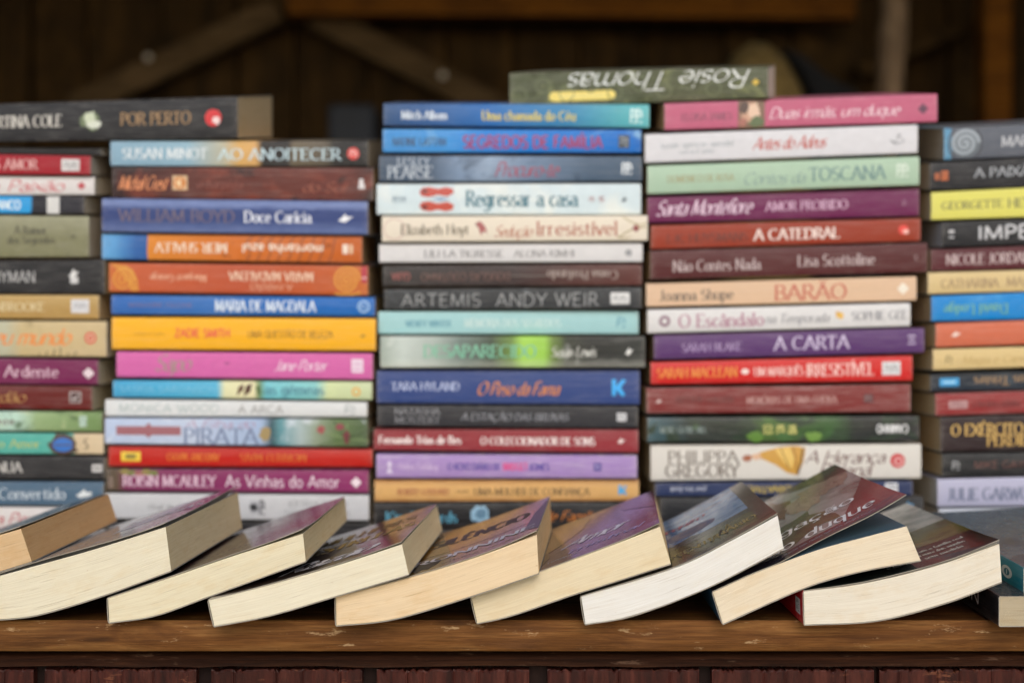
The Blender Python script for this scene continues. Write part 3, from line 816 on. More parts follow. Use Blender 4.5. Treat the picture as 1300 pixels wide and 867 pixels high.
# ---- second stack
g2 = 'books in the second stack from the left'
A = lambda lab, geo, mat, pg, tx, dc=(), **k: Q(lab, g2, geo, mat, pg, tx, dc, yaw=-.2, **k)
A('book fading from sky blue through gold to black, on top of the second stack', (138.8, 466.6, 178.4, 178, 210.6, 211.6), dict(stops=[(0, '#86a8bc'), (.30, '#90b2c2'), (.44, '#b6b29a'), (.50, '#d6a862'), (.565, '#d2a468'), (.59, '#2e2b29'), (.69, '#2c2a2a'), (.71, '#6b604e'), (.84, '#5c5346'), (.87, '#2a2928'), (1, '#262627')]), GREYP,
  [('SUSAN MINOT', 154, 261.5, .5, .40, 'serif', '#e3e9ea'), ('AO ANOITECER', 277, 431.6, .47, .43, 'serif', '#c9e2ea')], [('publisher_mark', [('disc', 448, .5, .24, '#d5413c'), ('code', 444, 453, .4, .62, '#eed6d0')])])
A('mottled red-brown book with orange script and square emblem, in the second stack', (140.5, 473.7, 211.6, 212.8, 251.2, 255.5), dict(stops=[(0, '#331f20'), (.1, '#3c2422'), (.3, '#5c2e27'), (.9, '#653029'), (1, '#402322')], splotch=[(6, '#7c3a2c', .5, .68), (9, '#33201f', .58, .7)]), TAN,
  [('Michal Crest', 151, 212, .5, .44, 'script', '#ea9560'), ('o harpista', 250, 308, .48, .26, 'ital', '#86453a'), ('do Sul', 385, 440, .4, .3, 'script', '#944c38')],
  [('emblem', [('box', 217.6, 236.7, .28, .74, '#d6b086'), ('disc', 227, .51, .19, '#cf7f38'), ('flower', 227, .51, .12, '#ecd0a2')]), ('publisher_mark', [('box', 455, 463, .36, .5, '#d9d6d6'), ('box', 456, 461, .5, .66, '#e6e2e2')])])
A('indigo blue book with pale streaks along its edges, in the second stack', (132, 467.7, 252.6, 256.4, 295.3, 298.8), dict(stops='#334479', vband=('#8193c2', [(0.0, .6), (.22, .25), (.4, 0.0), (.68, 0.0), (.84, .75), (1, .45)]), hstreak=.06), CREAM,
  [('WILLIAM BOYD', 153.6, 299, .5, .36, 'serif', '#665a70'), ('Doce Carícia', 312, 396, .5, .34, 'serif', '#dfe3ee')], [('publisher_mark', [('bird', 430, 449, .47, .26, '#ecedf0')])])
A('orange book with a blue end and dark branches, in the second stack', (130, 459.5, 297, 300.2, 329.5, 334.6), dict(stops=[(0, '#64a4d6'), (.05, '#5a9ace'), (.09, '#3f7cb8'), (.13, '#2f62a4'), (.172, '#2a5c9c'), (.176, '#d8852e'), (.5, '#cc6d24'), (1, '#be5c1c')], splotch=[(14, '#8a4416', .64, .72)]), TAN,
  [('MEIR SHALEV', 198, 288.5, .5, .36, 'serif', '#eedcc6', 'f'), ('montanha azul', 308, 410, .5, .34, 'sansb', '#ead6c0', 'f')],
  [('publisher_mark', [('box', 435, 442, .34, .7, '#ecd9c6'), ('box', 444, 448, .34, .7, '#e2bc98')]), ('branch_picture', [('line', [(313 + i * 13, 0), (318 + i * 13, .35), (312 + i * 14, .7), (322 + i * 13, 1)], .05, '#84401a') for i in range(9)])])
SW = '#dd9a34'
A('burnt orange book with golden swirls at both ends, in the second stack', (139, 467, 333.6, 337.2, 371, 375.4), dict(stops=[(0, '#c8682c'), (.1, '#c05a34'), (.5, '#b85333'), (.85, '#bd5a2c'), (1, '#c4682c')]), TAN,
  [('Margaret George', 191, 262, .5, .24, 'serif', '#e2a684', 'f'), ('MARIA MADALENA', 291, 397.5, .60, .30, 'serif', '#e6c4a8', 'f'), ('A PAIXÃO', 318, 371, .24, .18, 'serif', '#dca888', 'f')],
  [('swirl_picture', [('spiral', 157, .42, .40, 2.6, .06, SW)] + [('line', [(143 + i * 5, .97 - .02 * i), (153 + i * 5, .75), (163 + i * 3.5, .45), (168 + i * 2.5, .04)], .05, SW) for i in range(4)]),
   ('swirl_picture', [('spiral', 440, .5, .47, 3.4, .065, SW), ('line', [(425, .05), (431, .02), (450, .03), (458, .1)], .06, SW)]), ('publisher_tag', [('box', 458.5, 466, .42, .98, '#b02338'), ('box', 460, 465, .55, .62, '#e0b0b0')])])
A('blue book with white narrow capitals and a ring mark, in the second stack', (140.8, 475.7, 374.4, 377.2, 399.3, 401.8), dict(stops=[(0, '#2f66b0'), (.38, '#3a70b4'), (.55, '#1e66b2'), (1, '#1265b4')], hstreak=.12), TAN,
  [('MARIANNE FREDRIK', 163, 244, .5, .24, 'serif', '#6c6894'), ('MARIA DE MAGDALA', 273, 400, .5, .56, 'serif', '#dde8f2')], [('publisher_mark', [('ring', 461.5, .5, .28, .08, '#a8cbe8'), ('code', 458, 465, .38, .6, '#b8d4ea')])])
A('thick yellow book with pink lettering, in the second stack', (142, 477.5, 402.5, 404.3, 443.6, 445.6), dict(stops='#f3b120', mott=.06), TAN,
  [('romance inglês', 170, 209, .5, .11, 'sans', '#b98a1e'), ('ZADIE SMITH', 222.6, 292, .52, .26, 'sansb', '#e5623e'), ('UMA QUESTÃO DE BELEZA', 315, 423, .5, .22, 'sans', '#6b4a1e')], [('publisher_mark', [('bird', 457, 466, .46, .1, '#8a6a20')])])
A('bright pink book with white square and script, in the second stack', (147.2, 473, 446, 448.4, 479, 482.4), dict(stops='#d166a6', hstreak=.07), CREAM,
  [('Sapo', 199, 244, .58, .62, 'script', '#a58a86'), ('Jane Porter', 350.6, 416, .52, .40, 'script', '#ecd2e2')], [('label_box', [('box', 446, 461, .26, .78, '#e8d4e2'), ('box', 448, 459, .36, .42, '#d7a2c4'), ('box', 448, 459, .56, .62, '#d7a2c4')]), ('rubbed_mark', [('blob', 288, .58, 4, .05, '#a84a86', 4)])])
A('cyan book with sandy footprint picture, in the second stack', (143.6, 472, 482.6, 484.6, 504.4, 508.2), dict(stops=[(0, '#3f9fca'), (.40, '#52b0d2'), (.43, '#dcdcae'), (.54, '#e6dfb4'), (.565, '#6a8a5a'), (.59, '#74c2cc'), (.78, '#84c6c4'), (.83, '#cdd8a4'), (1, '#c4d0a6')]), CREAM,
  [('SASKIA SARGINSON', 152, 274, .5, .36, 'sans', '#84c6e0'), ('as gémeas', 336, 411, .55, .56, 'serif', '#42788c')],
  [('cover_picture', [('poly', [(300, .15), (303, .7), (309, .85), (309, .5)], '#5c3a26'), ('poly', [(309, .12), (312, .75), (320, .9), (318, .4)], '#51321f'), ('blob', 328, .5, 3, .3, '#4f6a3a', 2)]), ('publisher_mark', [('ring', 452, .45, .2, .1, '#e2a238')])])
A('white book with thin grey capitals, in the second stack', (132.2, 466, 506.8, 510.4, 528.6, 529.9), '#d6d8d7', CREAM, [('MONICA WOOD', 150, 277, .5, .50, 'thin', '#84a09e'), ('A ARCA', 302, 359, .46, .52, 'thin', '#5c5a56')], [('publisher_mark', [('code', 438, 451, .2, .8, '#a6aeac')])])
A('pale blue book with palm leaf picture on its right, in the second stack', (133.6, 466.8, 530.6, 531.8, 563.4, 567.6), dict(stops=[(0, '#b3c2dc'), (.3, '#bac6da'), (.60, '#9fb4d2'), (.635, '#34525a'), (.67, '#5f949c'), (.74, '#a5b6b6'), (.8, '#8d9a84'), (.88, '#5f7448'), (1, '#4c6040')], splotch=[(9, '#dde2ea', .58, .75)]), CREAM,
  [('A Filha do', 236, 325, .80, .30, 'script', '#b08aa6'), ('PIRATA', 234, 327, .34, .58, 'serif', '#7482a2')],
  [('title_box', [('box', 148, 230, .36, .70, '#9c6068'), ('poly', [(185, .70), (189, .84), (193, .70)], '#9c6068'), ('poly', [(185, .36), (189, .24), (193, .36)], '#9c6068')]), ('map_picture', [('blob', 336, .45, 7, .28, '#a08a5a', 5)]), ('palm_picture', [('line', [(440, .3), (405 + i * 9, .05 + .09 * ((i * 5) % 11))], .04, ('#3f5a30', '#7d9460', '#2e4426')[i % 3]) for i in range(9)] + [('blob', 408, .62, 5, .16, '#9c4a4a', 7), ('blob', 432, .72, 6, .12, '#8a3440', 9), ('blob', 440, .35, 4, .25, '#6c2830', 11)])])
A('glossy red book with a yellow box and orange capitals, in the second stack', (136.5, 472, 566.4, 570.3, 592.6, 593.8), dict(stops='#b9221a', rough=.3, hstreak=.08), CREAM,
  [('ANTONY MAYO', 211, 277, .5, .38, 'serif', '#d8741e', 'f'), ('MORREU MAIS', 304, 388, .5, .38, 'serif', '#d06a1e', 'f')], [('label_box', [('box', 152, 177, .26, .74, '#e6c43c'), ('box', 158, 171, .38, .62, '#8a7a34')])])
A('plum coloured book with white sans lettering, in the second stack', (136.2, 468.6, 595.2, 596.7, 622.6, 625), dict(stops=[(0, '#4c4034'), (.04, '#5a4a38'), (.08, '#7c2c58'), (1, '#8c2d64')]), CREAM,
  [('ROISIN MCAULEY', 157.5, 274.5, .48, .50, 'serif', '#dcbccd'), ('As Vinhas do Amor', 288, 432, .5, .54, 'sans', '#f0dee8')], [('publisher_mark', [('flower', 453, .48, .22, '#f0dfe6')]), ('leaf_picture', [('blob', 160 + i * 9, .90 - .05 * (i % 3), 6, .14, ('#8a7a3c', '#6e7434', '#9c5a5a')[i % 3], i) for i in range(5)] + [('blob', 142, .4, 4, .3, '#7c6a5e', 8)])])
A('white book with small grey lettering, just above the fanned books in the second stack', (135, 469.3, 625.4, 627.4, 657.8, 660.2), '#cacaca', CREAM,
  [('ritual de olhos', 190, 244, .5, .22, 'sans', '#77777a'), ('OTELO ATELIER', 367, 442, .66, .22, 'sans', '#88888a', 'f'), ('MASSICOTSON', 363, 445, .3, .2, 'sans', '#88888a', 'f')], [('publisher_mark', [('box', 319, 331, .25, .75, '#b4b4b6'), ('blob', 324, .5, 5, .16, '#2f2f33', 4), ('code', 332, 337, .2, .8, '#77777a')])])
A('black book at the bottom of the second stack', (138, 471, 660.8, 662.6, 699, 699), '#161619', CREAM, [], base=True)

# ---- third stack
g3 = 'books in the third stack from the left'
A = lambda lab, geo, mat, pg, tx, dc=(), **k: Q(lab, g3, geo, mat, pg, tx, dc, yaw=.1, **k)
A('blue book turning turquoise at its right end, on top of the third stack', (486.8, 824.5, 131.3, 132.3, 160.4, 162.6), [(0, '#36557f'), (.15, '#335c92'), (.4, '#2a6cb2'), (.7, '#3a86b2'), (.9, '#56acb6'), (1, '#63b8bc')], TAN,
  [('Mitch Albom', 510, 567, .48, .36, 'serif', '#dce6ee'), ('Uma chamada do Céu', 612, 730.6, .48, .40, 'serif', '#dcc95a')], [('publisher_mark', [('code', 801, 808, .2, .8, '#cfeae8'), ('code', 808, 815, .2, .8, '#cfeae8')])])
A('vivid sky blue book with crimson capitals and a dark square, in the third stack', (486, 813.9, 163.8, 165, 194.2, 194.8), dict(stops=[(0, '#3f8fd0'), (.25, '#3f92d6'), (.4, '#1b7fd2'), (1, '#0f6cc2')], splotch=[(6, '#7fb2d8', .58, .74)]), CREAM,
  [('NADINE GATTAN', 499, 566, .46, .34, 'serif', '#2c4a6e'), ('SEGREDOS DE FAMÍLIA', 588, 764.5, .46, .52, 'sansb', '#96346e')], [('publisher_mark', [('box', 785, 799, .2, .76, '#37414c'), ('code', 787, 797, .3, .66, '#9aa4ac')])])
A('slate blue cloudy book with dark red script, in the third stack', (481.3, 814.8, 197.6, 198.5, 231.4, 230.6), dict(stops=[(0, '#45566a'), (.2, '#4c5e74'), (.3, '#7b90aa'), (.42, '#90a3ba'), (.55, '#7186a0'), (.8, '#4c6076'), (1, '#475a6e')], splotch=[(5, '#37475a', .54, .7)]), CREAM,
  [('LESLEY', 505, 545, .78, .30, 'serif', '#aab6c2'), ('Procuro-te', 631, 710.6, .48, .56, 'script', '#9c4a62'), ('PEARSE', 492.6, 549, .36, .46, 'serif', '#b6c0ca')], [('publisher_mark', [('code', 790, 796, .28, .74, '#dfe6ea'), ('code', 796, 802, .28, .74, '#dfe6ea')])])
A('pale ice blue book with a pair of red shoes pictured, in the third stack', (478, 814, 233, 232.6, 272.6, 272.6), dict(stops='#cfdee2', splotch=[(6, '#e4e8e2', .5, .7)]), CREAM,
  [('ESTHER', 498, 506, .5, .18, 'serif', '#7f98a8', 'v'), ('Regressar a casa', 592, 733, .52, .50, 'serif', '#437686'), ('DORES', 508, 515, .5, .18, 'serif', '#8098a8', 'v'), ('GOOD', 748, 754, .5, .16, 'serif', '#b0686a', 'v'), ('LUCIDA', 760, 767, .5, .15, 'serif', '#b0686a', 'v')],
  [('shoe_picture', [('poly', [(532, .72), (536, .88), (546, .9), (556, .84), (566, .9), (575, .84), (576, .7), (568, .58), (556, .64), (544, .56), (535, .6)], '#bf4436'), ('poly', [(532, .28), (536, .14), (546, .1), (556, .16), (566, .1), (575, .16), (576, .32), (568, .42), (556, .36), (544, .44), (535, .4)], '#c04a3a'), ('oval', 539, .76, 4, .08, '#7c2a26'), ('oval', 539, .24, 4, .08, '#7c2a26'), ('poly', [(546, .5), (560, .54), (572, .5), (560, .46)], '#5b7fb2')]), ('publisher_mark', [('bird', 789, 797, .48, .2, '#54626c')])])
A('cream book with ornate red initial and floral right end, in the third stack', (485.5, 821.3, 275, 274, 308.2, 306.8), dict(stops='#e4d9c6', mott=.06), TAN,
  [('Elizabeth Hoyt', 510, 595, .48, .38, 'serif', '#7a7060'), ('Irresistível', 681, 783, .5, .52, 'serif', '#b06a58'), ('Sedução', 630, 677, .4, .42, 'script', '#b87862')],
  [('figure_picture', [('poly', [(604, .72), (610, .80), (616, .6), (619, .3), (614, .42), (611, .22), (608, .5)], '#a85a5a'), ('disc', 606, .68, .07, '#8c4a48')]),
   ('floral_picture', [('ring', 501, .5, .40, .03, '#c9a49c'), ('line', [(785, .12), (795, .35), (806, .5), (820, .55)], .045, '#9c8a52'), ('line', [(790, .95), (800, .75), (812, .62), (820, .7)], .04, '#a8985e'), ('line', [(783, .2), (790, .1), (800, .16)], .035, '#9c8a52'), ('flower', 807, .5, .14, '#8c2c3c')])])
A('plain white book with small grey capitals, in the third stack', (481.3, 815.5, 309.9, 309, 333.8, 333.1), '#d6d4d3', CREAM, [('LILI LA TIGRESSE', 539, 638.5, .47, .36, 'serif', '#606064'), ('ALONA KIMHI', 653, 729, .47, .36, 'serif', '#807e80')], [('publisher_mark', [('disc', 798, .5, .2, '#a5a6a8'), ('code', 795, 801, .4, .62, '#5c5c60')])])
A('dark brown book with faded upside down lettering, in the third stack', (486, 815, 337, 335, 363.8, 362.8), dict(stops=[(0, '#363332'), (.5, '#3c3030'), (.75, '#53322e'), (1, '#5e332f')], hstreak=.12), TAN,
  [('DOUGLAS COUTINHO', 534.6, 647.6, .45, .36, 'sans', '#7c5850', 'f'), ('Coma Profundo', 695, 784, .5, .40, 'serif', '#a2928a', 'f'), ('GUIA', 497, 520, .48, .36, 'sansb', '#8a4a46', 'f')], [('rubbed_band', [('box', 650, 694, .45, .52, '#5f5450')])])
A('dark grey cracked stone patterned book with white square, in the third stack', (487.8, 813.9, 367, 364.6, 393.2, 392.3), dict(stops='#34373a', splotch=[(12, '#54595c', .58, .66), (8, '#1f2123', .6, .72)]), GREYP,
  [('ARTEMIS', 509.7, 610, .44, .62, 'thin', '#a2a4a4'), ('ANDY WEIR', 630, 759, .44, .62, 'thin', '#a6a8a8')], [('label_box', [('box', 775, 799, .22, .76, '#dcdcda'), ('code', 779, 786, .36, .6, '#6c6e70'), ('code', 788, 795, .36, .6, '#6c6e70')])])
A('pale aqua book, in the third stack', (480, 811.3, 395, 394.2, 424.2, 424.4), dict(stops='#a0cbcc', mott=.06), CREAM, [('WENDY WINTER', 515, 572, .46, .28, 'serif', '#5f9cae'), ('MEMÓRIA DOS SEGREDOS', 590, 711.6, .48, .36, 'serif', '#c6deda')], [('publisher_mark', [('code', 784, 795, .3, .72, '#5f9cae')])])
A('book with blurred woodland picture and a lime green glow, in the third stack', (483.4, 818, 426.4, 426.4, 467, 466.4), dict(stops=[(0, '#9ca89c'), (.08, '#c2ccc4'), (.2, '#a9b4ac'), (.30, '#6f7f78'), (.42, '#4a5648'), (.5, '#6d8a44'), (.54, '#a2d254'), (.62, '#9acc50'), (.65, '#6c8440'), (.70, '#33382c'), (.8, '#2a2c2a'), (1, '#303330')], splotch=[(6, '#e2e6de', .60, .8)], vband=('#dcdccf', [(0.0, .35), (.22, .1), (.3, 0.0), (1, 0.0)])), CREAM,
  [('Susan Lewis', 701, 757, .5, .32, 'ital', '#d4d4cc'), ('DESAPARECIDO', 538.6, 680, .52, .38, 'serif', '#7abf9f')], [('publisher_mark', [('bird', 793, 803, .5, .26, '#e2e2dc')])])
A('thick navy blue book with orange script, in the third stack', (478.4, 812, 470.3, 469.8, 512, 514), dict(stops='#34487f', mott=.08), TAN,
  [('TARA HYLAND', 497, 583, .52, .24, 'serif', '#b9c4e4'), ('O Peso da Fama', 608, 711.6, .46, .38, 'scriptb', '#c47a52')], [('publisher_mark', [('box', 777, 782, .26, .74, '#36aef4'), ('poly', [(781, .5), (790, .74), (795, .72), (787, .5), (794, .28), (790, .24), (781, .46)], '#36aef4')])])
A('black book with silver grey capitals, in the third stack', (480, 809.6, 514, 515.6, 540.6, 543.6), '#2c2d32', CREAM, [('NATASHA', 502, 558.7, .72, .30, 'serif', '#85868c'), ('A ESTAÇÃO DAS BRUXAS', 587, 721.6, .48, .34, 'ital', '#9698a0'), ('MOSTERT', 502, 558.7, .30, .30, 'serif', '#85868c')], [('publisher_mark', [('box', 783, 795, .32, .70, '#d3d4d6'), ('code', 785, 793, .4, .62, '#55565c')])])
A('brick red book with bold white lettering, in the third stack', (474.4, 810.6, 544.2, 545.2, 571.7, 574.8), '#8f3038', CREAM, [('Fernando Trías de Bes', 481, 585, .5, .36, 'serifb', '#f0e2de'), ('O COLECCIONADOR DE SONS', 610.5, 755, .47, .34, 'serifb', '#eadcd8')], [('publisher_mark', [('bird', 784, 794, .5, .26, '#e9d9d4')])])
A('scuffed lilac book with pink and purple lettering, in the third stack', (478.4, 808, 575.8, 577.4, 606.4, 606.7), dict(stops='#a183bc', hstreak=.55, scuff=.6), CREAM,
  [('Helen Fielding', 507, 556, .5, .30, 'serif', '#c6aed4'), ('O NOVO DIÁRIO DE', 568.7, 634.6, .5, .28, 'sansb', '#56459c'), ('BRIDGET', 639, 669.7, .5, .3, 'sansb', '#dc4488'), ('JONES', 672, 697, .5, .28, 'sansb', '#56459c')], [('publisher_mark', [('box', 753, 763, .32, .68, '#564a94'), ('code', 755, 761, .4, .6, '#b8a8d8')]), ('figure_picture', [('poly', [(491, .2), (499, .2), (496, .45), (498, .6), (495, .75), (492, .6), (494, .45)], '#d8cce2')])])
A('honey coloured book with dark edges and cyan mark, in the third stack', (475.4, 811, 609, 608.6, 637.4, 636), dict(stops='#d7a868', vband=('#9c5c26', [(0.0, .8), (.14, .25), (.3, 0.0), (.74, 0.0), (.9, .35), (1, .8)])), CREAM, [('ROBERT GODDARD', 505, 570, .46, .28, 'serif', '#a2593a'), ('UMA MULHER DE CONFIANÇA', 602, 748, .46, .32, 'serif', '#6f5534'), ('num', 580, 595, .48, .14, 'sansb', '#6f5534')], [('publisher_mark', [('box', 785, 789, .3, .76, '#36a8e0'), ('poly', [(788, .5), (794, .76), (796, .7), (791, .5), (796, .34), (794, .28), (788, .46)], '#36a8e0')])])
A('black book with cyan lettering partly hidden behind the fanned books, in the third stack', (475, 803, 638, 637, 671.6, 671.6), '#1b1b1d', CREAM, [('Kim Edwards', 490, 580, .46, .40, 'serif', '#5aa6be'), ('Filha de Família', 655, 760, .5, .36, 'script', '#d07a2c')], [('cover_picture', [('blob', 610, .55, 12, .36, '#8fb6cc', 3), ('blob', 610, .6, 7, .2, '#5a8098', 5)])])
A('dark book at the bottom of the third stack', (478, 808, 672, 672, 699, 699), '#1a1a1e', CREAM, [], base=True)

# ---- fourth stack
g4 = 'books in the fourth stack from the left'
A = lambda lab, geo, mat, pg, tx, dc=(), **k: Q(lab, g4, geo, mat, pg, tx, dc, yaw=.3, **k)
Q('olive patterned book upside down with a gold pill, lying across the third and fourth stacks', 'books lying across two stacks', (647, 975, 92.8, 85.2, 138.2, 125.0), dict(stops='#585c44', splotch=[(9, '#767a54', .52, .62), (12, '#44482f', .56, .66)]), GREYP,
  [('Rosie Thomas', 722, 950, .66, .56, 'scriptl', '#eceeea', 'f')], [('gold_pill', [('box', 706, 778, .14, .42, '#f2da76'), ('oval', 706, .28, 7, .14, '#f2da76'), ('oval', 778, .28, 7, .14, '#f2da76'), ('box', 712, 772, .26, .29, '#f4e6a4')]), ('star_emblem', [('flower', 960, .52, .1, '#d9b845')])] +
  [('scroll_pattern', [('ring', 660 + i * 31, .35 + .25 * (i % 2), .22, .03, '#747a56') for i in range(10)])], yaw=-13.0, depth=.15, deep=1.215)
A('rose pink book with a small portrait, on top of the fourth stack', (843, 1189, 133, 119.5, 167, 155.8), '#c0627e', TAN, [('ELOISA JAMES', 864.7, 928, .46, .26, 'serif', '#8c4560'), ('Duas irmãs, um duque', 977.5, 1142.6, .5, .40, 'script', '#eccdd6')],
  [('portrait_picture', [('box', 936, 970, .0, 1.0, '#7c5c48'), ('blob', 952, .55, 12, .42, '#c79a80', 3), ('blob', 956, .62, 8, .3, '#e2c0a6', 4), ('blob', 943, .75, 6, .24, '#4a3228', 5), ('blob', 960, .2, 9, .2, '#5a6a44', 6), ('blob', 942, .2, 5, .18, '#a86a5c', 7)]), ('publisher_mark', [('flower', 1171, .48, .17, '#5c2c4a')])])
A('white book with red hand lettering, in the fourth stack', (818, 1163, 172, 159.3, 208.6, 195.8), '#d8d7da', CREAM, [('susan spencer-wendel', 838, 930, .60, .22, 'thin', '#84949a'), ('Antes do Adeus', 957, 1048, .54, .44, 'script', '#c0524a'), ('com bret witter', 862, 906, .34, .16, 'thin', '#84949a')], [('publisher_mark', [('line', [(1128, .5), (1134, .4), (1140, .62), (1146, .42), (1134, .34), (1130, .45)], .04, '#85878c'), ('line', [(1137, .6), (1141, .72)], .04, '#85878c')])])
A('sage green book with capitals in grey green, in the fourth stack', (821.5, 1166, 211, 198.9, 247.5, 236), dict(stops='#aac4ab', mott=.07, vband=('#c6a264', [(0.0, .45), (.06, 0.0), (1, 0.0)])), TAN, [('DOMENICO DE ROSA', 847, 931, .5, .24, 'serif', '#a3a27e'), ('TOSCANA', 1026.6, 1122.5, .5, .46, 'serif', '#6b8c8a'), ('Contos da', 945, 1023, .42, .40, 'script', '#8aa49c')], [('publisher_mark', [('code', 1138, 1145, .3, .76, '#d2e0d0'), ('code', 1145, 1152, .3, .76, '#d2e0d0')])])
A('deep purple book with white handwriting, in the fourth stack', (822.5, 1168.5, 250, 238.5, 283.4, 274), '#6d2351', TAN, [('Santa Montefiore', 836, 957, .55, .56, 'script', '#dcc0d2'), ('AMOR PROIBIDO', 973, 1077, .5, .34, 'serif', '#cfa6c0'), ('PORTO', 1146, 1153, .5, .13, 'sans', '#c49ab4', 'v')])
A('rust red cloth textured book with bold white capitals and red disc, in the fourth stack', (826.6, 1168.5, 286, 277, 316.8, 306.6), dict(stops='#963620', mott=.16, mscale=120), TAN, [('J.-K. HUYSMANS', 845, 949, .42, .36, 'serif', '#5d1f16'), ('A CATEDRAL', 958, 1066, .48, .46, 'serifb', '#f0dcd2')], [('publisher_mark', [('disc', 1147, .52, .22, '#e03a30'), ('blob', 1150, .44, 4, .1, '#f2b8ac', 3)])])
A('maroon book with plain white lettering, in the fourth stack', (825, 1176, 319, 308.3, 355.6, 346), '#552426', TAN, [('Não Contes Nada', 853.6, 964, .44, .38, 'serif', '#b7a3a2'), ('Lisa Scottoline', 1011.8, 1109, .5, .38, 'serif', '#b7a3a2'), ('LIVROS', 1158, 1165, .5, .13, 'sans', '#b49a9a', 'v')])
A('peach beige book with large red capitals, in the fourth stack', (820.7, 1164, 359.7, 350.4, 389.8, 381.6), dict(stops='#dab898', mott=.06), CREAM, [('Joanna Shupe', 837.5, 931, .46, .44, 'serif', '#75665a'), ('BARÃO', 984, 1074.5, .46, .62, 'serif', '#c26450')], [('publisher_mark', [('flower', 1147, .5, .22, '#efe6d4')])])
A('white book with mauve and grey lettering and yellow mark, in the fourth stack', (821.4, 1154, 393.3, 384.4, 423.6, 414.6), '#d9d7d5', CREAM, [('O Escândalo', 861, 968, .48, .54, 'serif', '#b07a90'), ('SOPHIE GEE', 1080, 1149.6, .5, .36, 'serif', '#8a8a90'), ('na Temporada', 971.6, 1052, .48, .38, 'ital', '#85858c')], [('publisher_mark', [('ring', 843, .5, .18, .13, '#8d6d7c')]), ('yellow_mark', [('blob', 1065, .55, 5, .14, '#e2b24a', 3), ('blob', 1062, .66, 2.5, .07, '#d29c34', 4)])])
A('violet book with pale capitals, in the fourth stack', (830.4, 1172.8, 424.8, 415.9, 456.8, 447.8), '#5a376c', CREAM, [('SARAH BLAKE', 866, 941, .44, .32, 'serif', '#a78eb8'), ('A CARTA', 983.4, 1077, .52, .52, 'serif', '#cabbd8')], [('publisher_mark', [('box', 1152, 1162, .34, .40, '#c3b4d0'), ('box', 1153, 1161, .5, .56, '#c3b4d0'), ('box', 1152, 1162, .66, .72, '#c3b4d0')])])
A('bright scarlet book with white square label, in the fourth stack', (826.8, 1159, 459.8, 451, 488.4, 483.6), dict(stops='#cd2322', rough=.33), CREAM, [('SARAH MACLEAN', 834.7, 936, .5, .42, 'serif', '#e48c38'), ('IRRESISTÍVEL', 1025, 1110, .5, .50, 'serif', '#efc4bc'), ('UM MARQUÊS', 958, 1021, .48, .36, 'serif', '#f0c8c0')], [('label_box', [('box', 1120.6, 1144, .24, .78, '#d8d8d8'), ('code', 1124, 1131, .38, .64, '#77787c'), ('code', 1133, 1141, .38, .64, '#77787c')]), ('flower_emblem', [('oval', 946.6, .5, 5, .12, '#f2dcd4')])])
A('dusty brick red book with worn pale scratches, in the fourth stack', (821.4, 1157.5, 492.6, 487.4, 525.3, 523.6), dict(stops='#7d3130', hstreak=.3, scuff=.6), CREAM, [('ARTHUR GOLDEN', 858, 931, .52, .24, 'serif', '#663030'), ('MEMÓRIAS DE UMA GUEIXA', 949, 1063.5, .48, .26, 'serif', '#b98c86')], [('publisher_mark', [('box', 1098, 1110, .34, .66, '#5c3236'), ('code', 1100, 1108, .4, .6, '#8d6c6c')]), ('small_mark', [('bird', 833, 841, .48, .18, '#d8c0ba')])])
A('dark green jungle patterned book with yellow stacked capitals, in the fourth stack', (822, 1166.4, 530, 527.8, 561.4, 559.8), dict(stops=[(0, '#45626a'), (.06, '#3a5258'), (.16, '#2c3430'), (.35, '#28302c'), (.44, '#4c6a34'), (.55, '#3c5a30'), (.68, '#3a5c34'), (.76, '#262b2a'), (1, '#2a2c2e')], splotch=[(9, '#2a3a2c', .5, .62), (7, '#5f8a46', .66, .8)], rough=.3), CREAM,
  [('MORE GLOBE HILL', 838, 897, .5, .26, 'serif', '#80908c'), ('CAMINHO', 1113, 1152, .5, .34, 'sansb', '#dedede', 'f'), ('ECO', 969, 980, .5, .32, 'sansb', '#d4cc78', 'v'), ('GON', 985, 996, .5, .32, 'sansb', '#d4cc78', 'v'), ('BIA', 1000, 1011, .5, .32, 'sansb', '#d4cc78', 'v')], [('foliage_picture', [('blob', 958 + (i * 37) % 110, .2 + .13 * ((i * 5) % 5), 9, .2, ('#58822f', '#3e6632', '#6d9440')[i % 3], i) for i in range(7)])])
A('thick white book with a golden gown pictured and a red disc, in the fourth stack', (826.8, 1170.7, 564.9, 563.4, 611.3, 607.9), dict(stops='#d6d2ca', mott=.06), CREAM, [('PHILIPPA', 849, 937.6, .66, .32, 'serif', '#6f645c'), ('A Herança', 1026, 1127, .64, .36, 'script', '#6a4444'), ('GREGORY', 846, 939, .28, .36, 'serif', '#6f645c'), ('Bolena', 1043, 1109, .26, .36, 'script', '#6a4444')],
  [('gown_picture', [('poly', [(957, .70), (972, .82), (990, .92), (1012, .96), (1024, .90), (1021, .5), (1014, .12), (1000, .2), (986, .42), (970, .58)], '#c9973c'), ('poly', [(985, .86), (1004, .92), (1010, .6), (1006, .3), (996, .5)], '#e2bc62'), ('line', [(992, .9), (998, .6), (1004, .28)], .03, '#8a5c22'), ('line', [(1008, .92), (1011, .6), (1013, .2)], .03, '#8a5c22'), ('line', [(1021, .9), (1018, .5), (1014, .14)], .05, '#4c3418'), ('blob', 962, .66, 6, .10, '#d8b090', 4), ('blob', 949, .62, 6, .10, '#a05c3c', 5)]), ('publisher_mark', [('disc', 1141, .52, .21, '#c3232e'), ('ring', 1142, .5, .1, .04, '#e8c8c4')])])
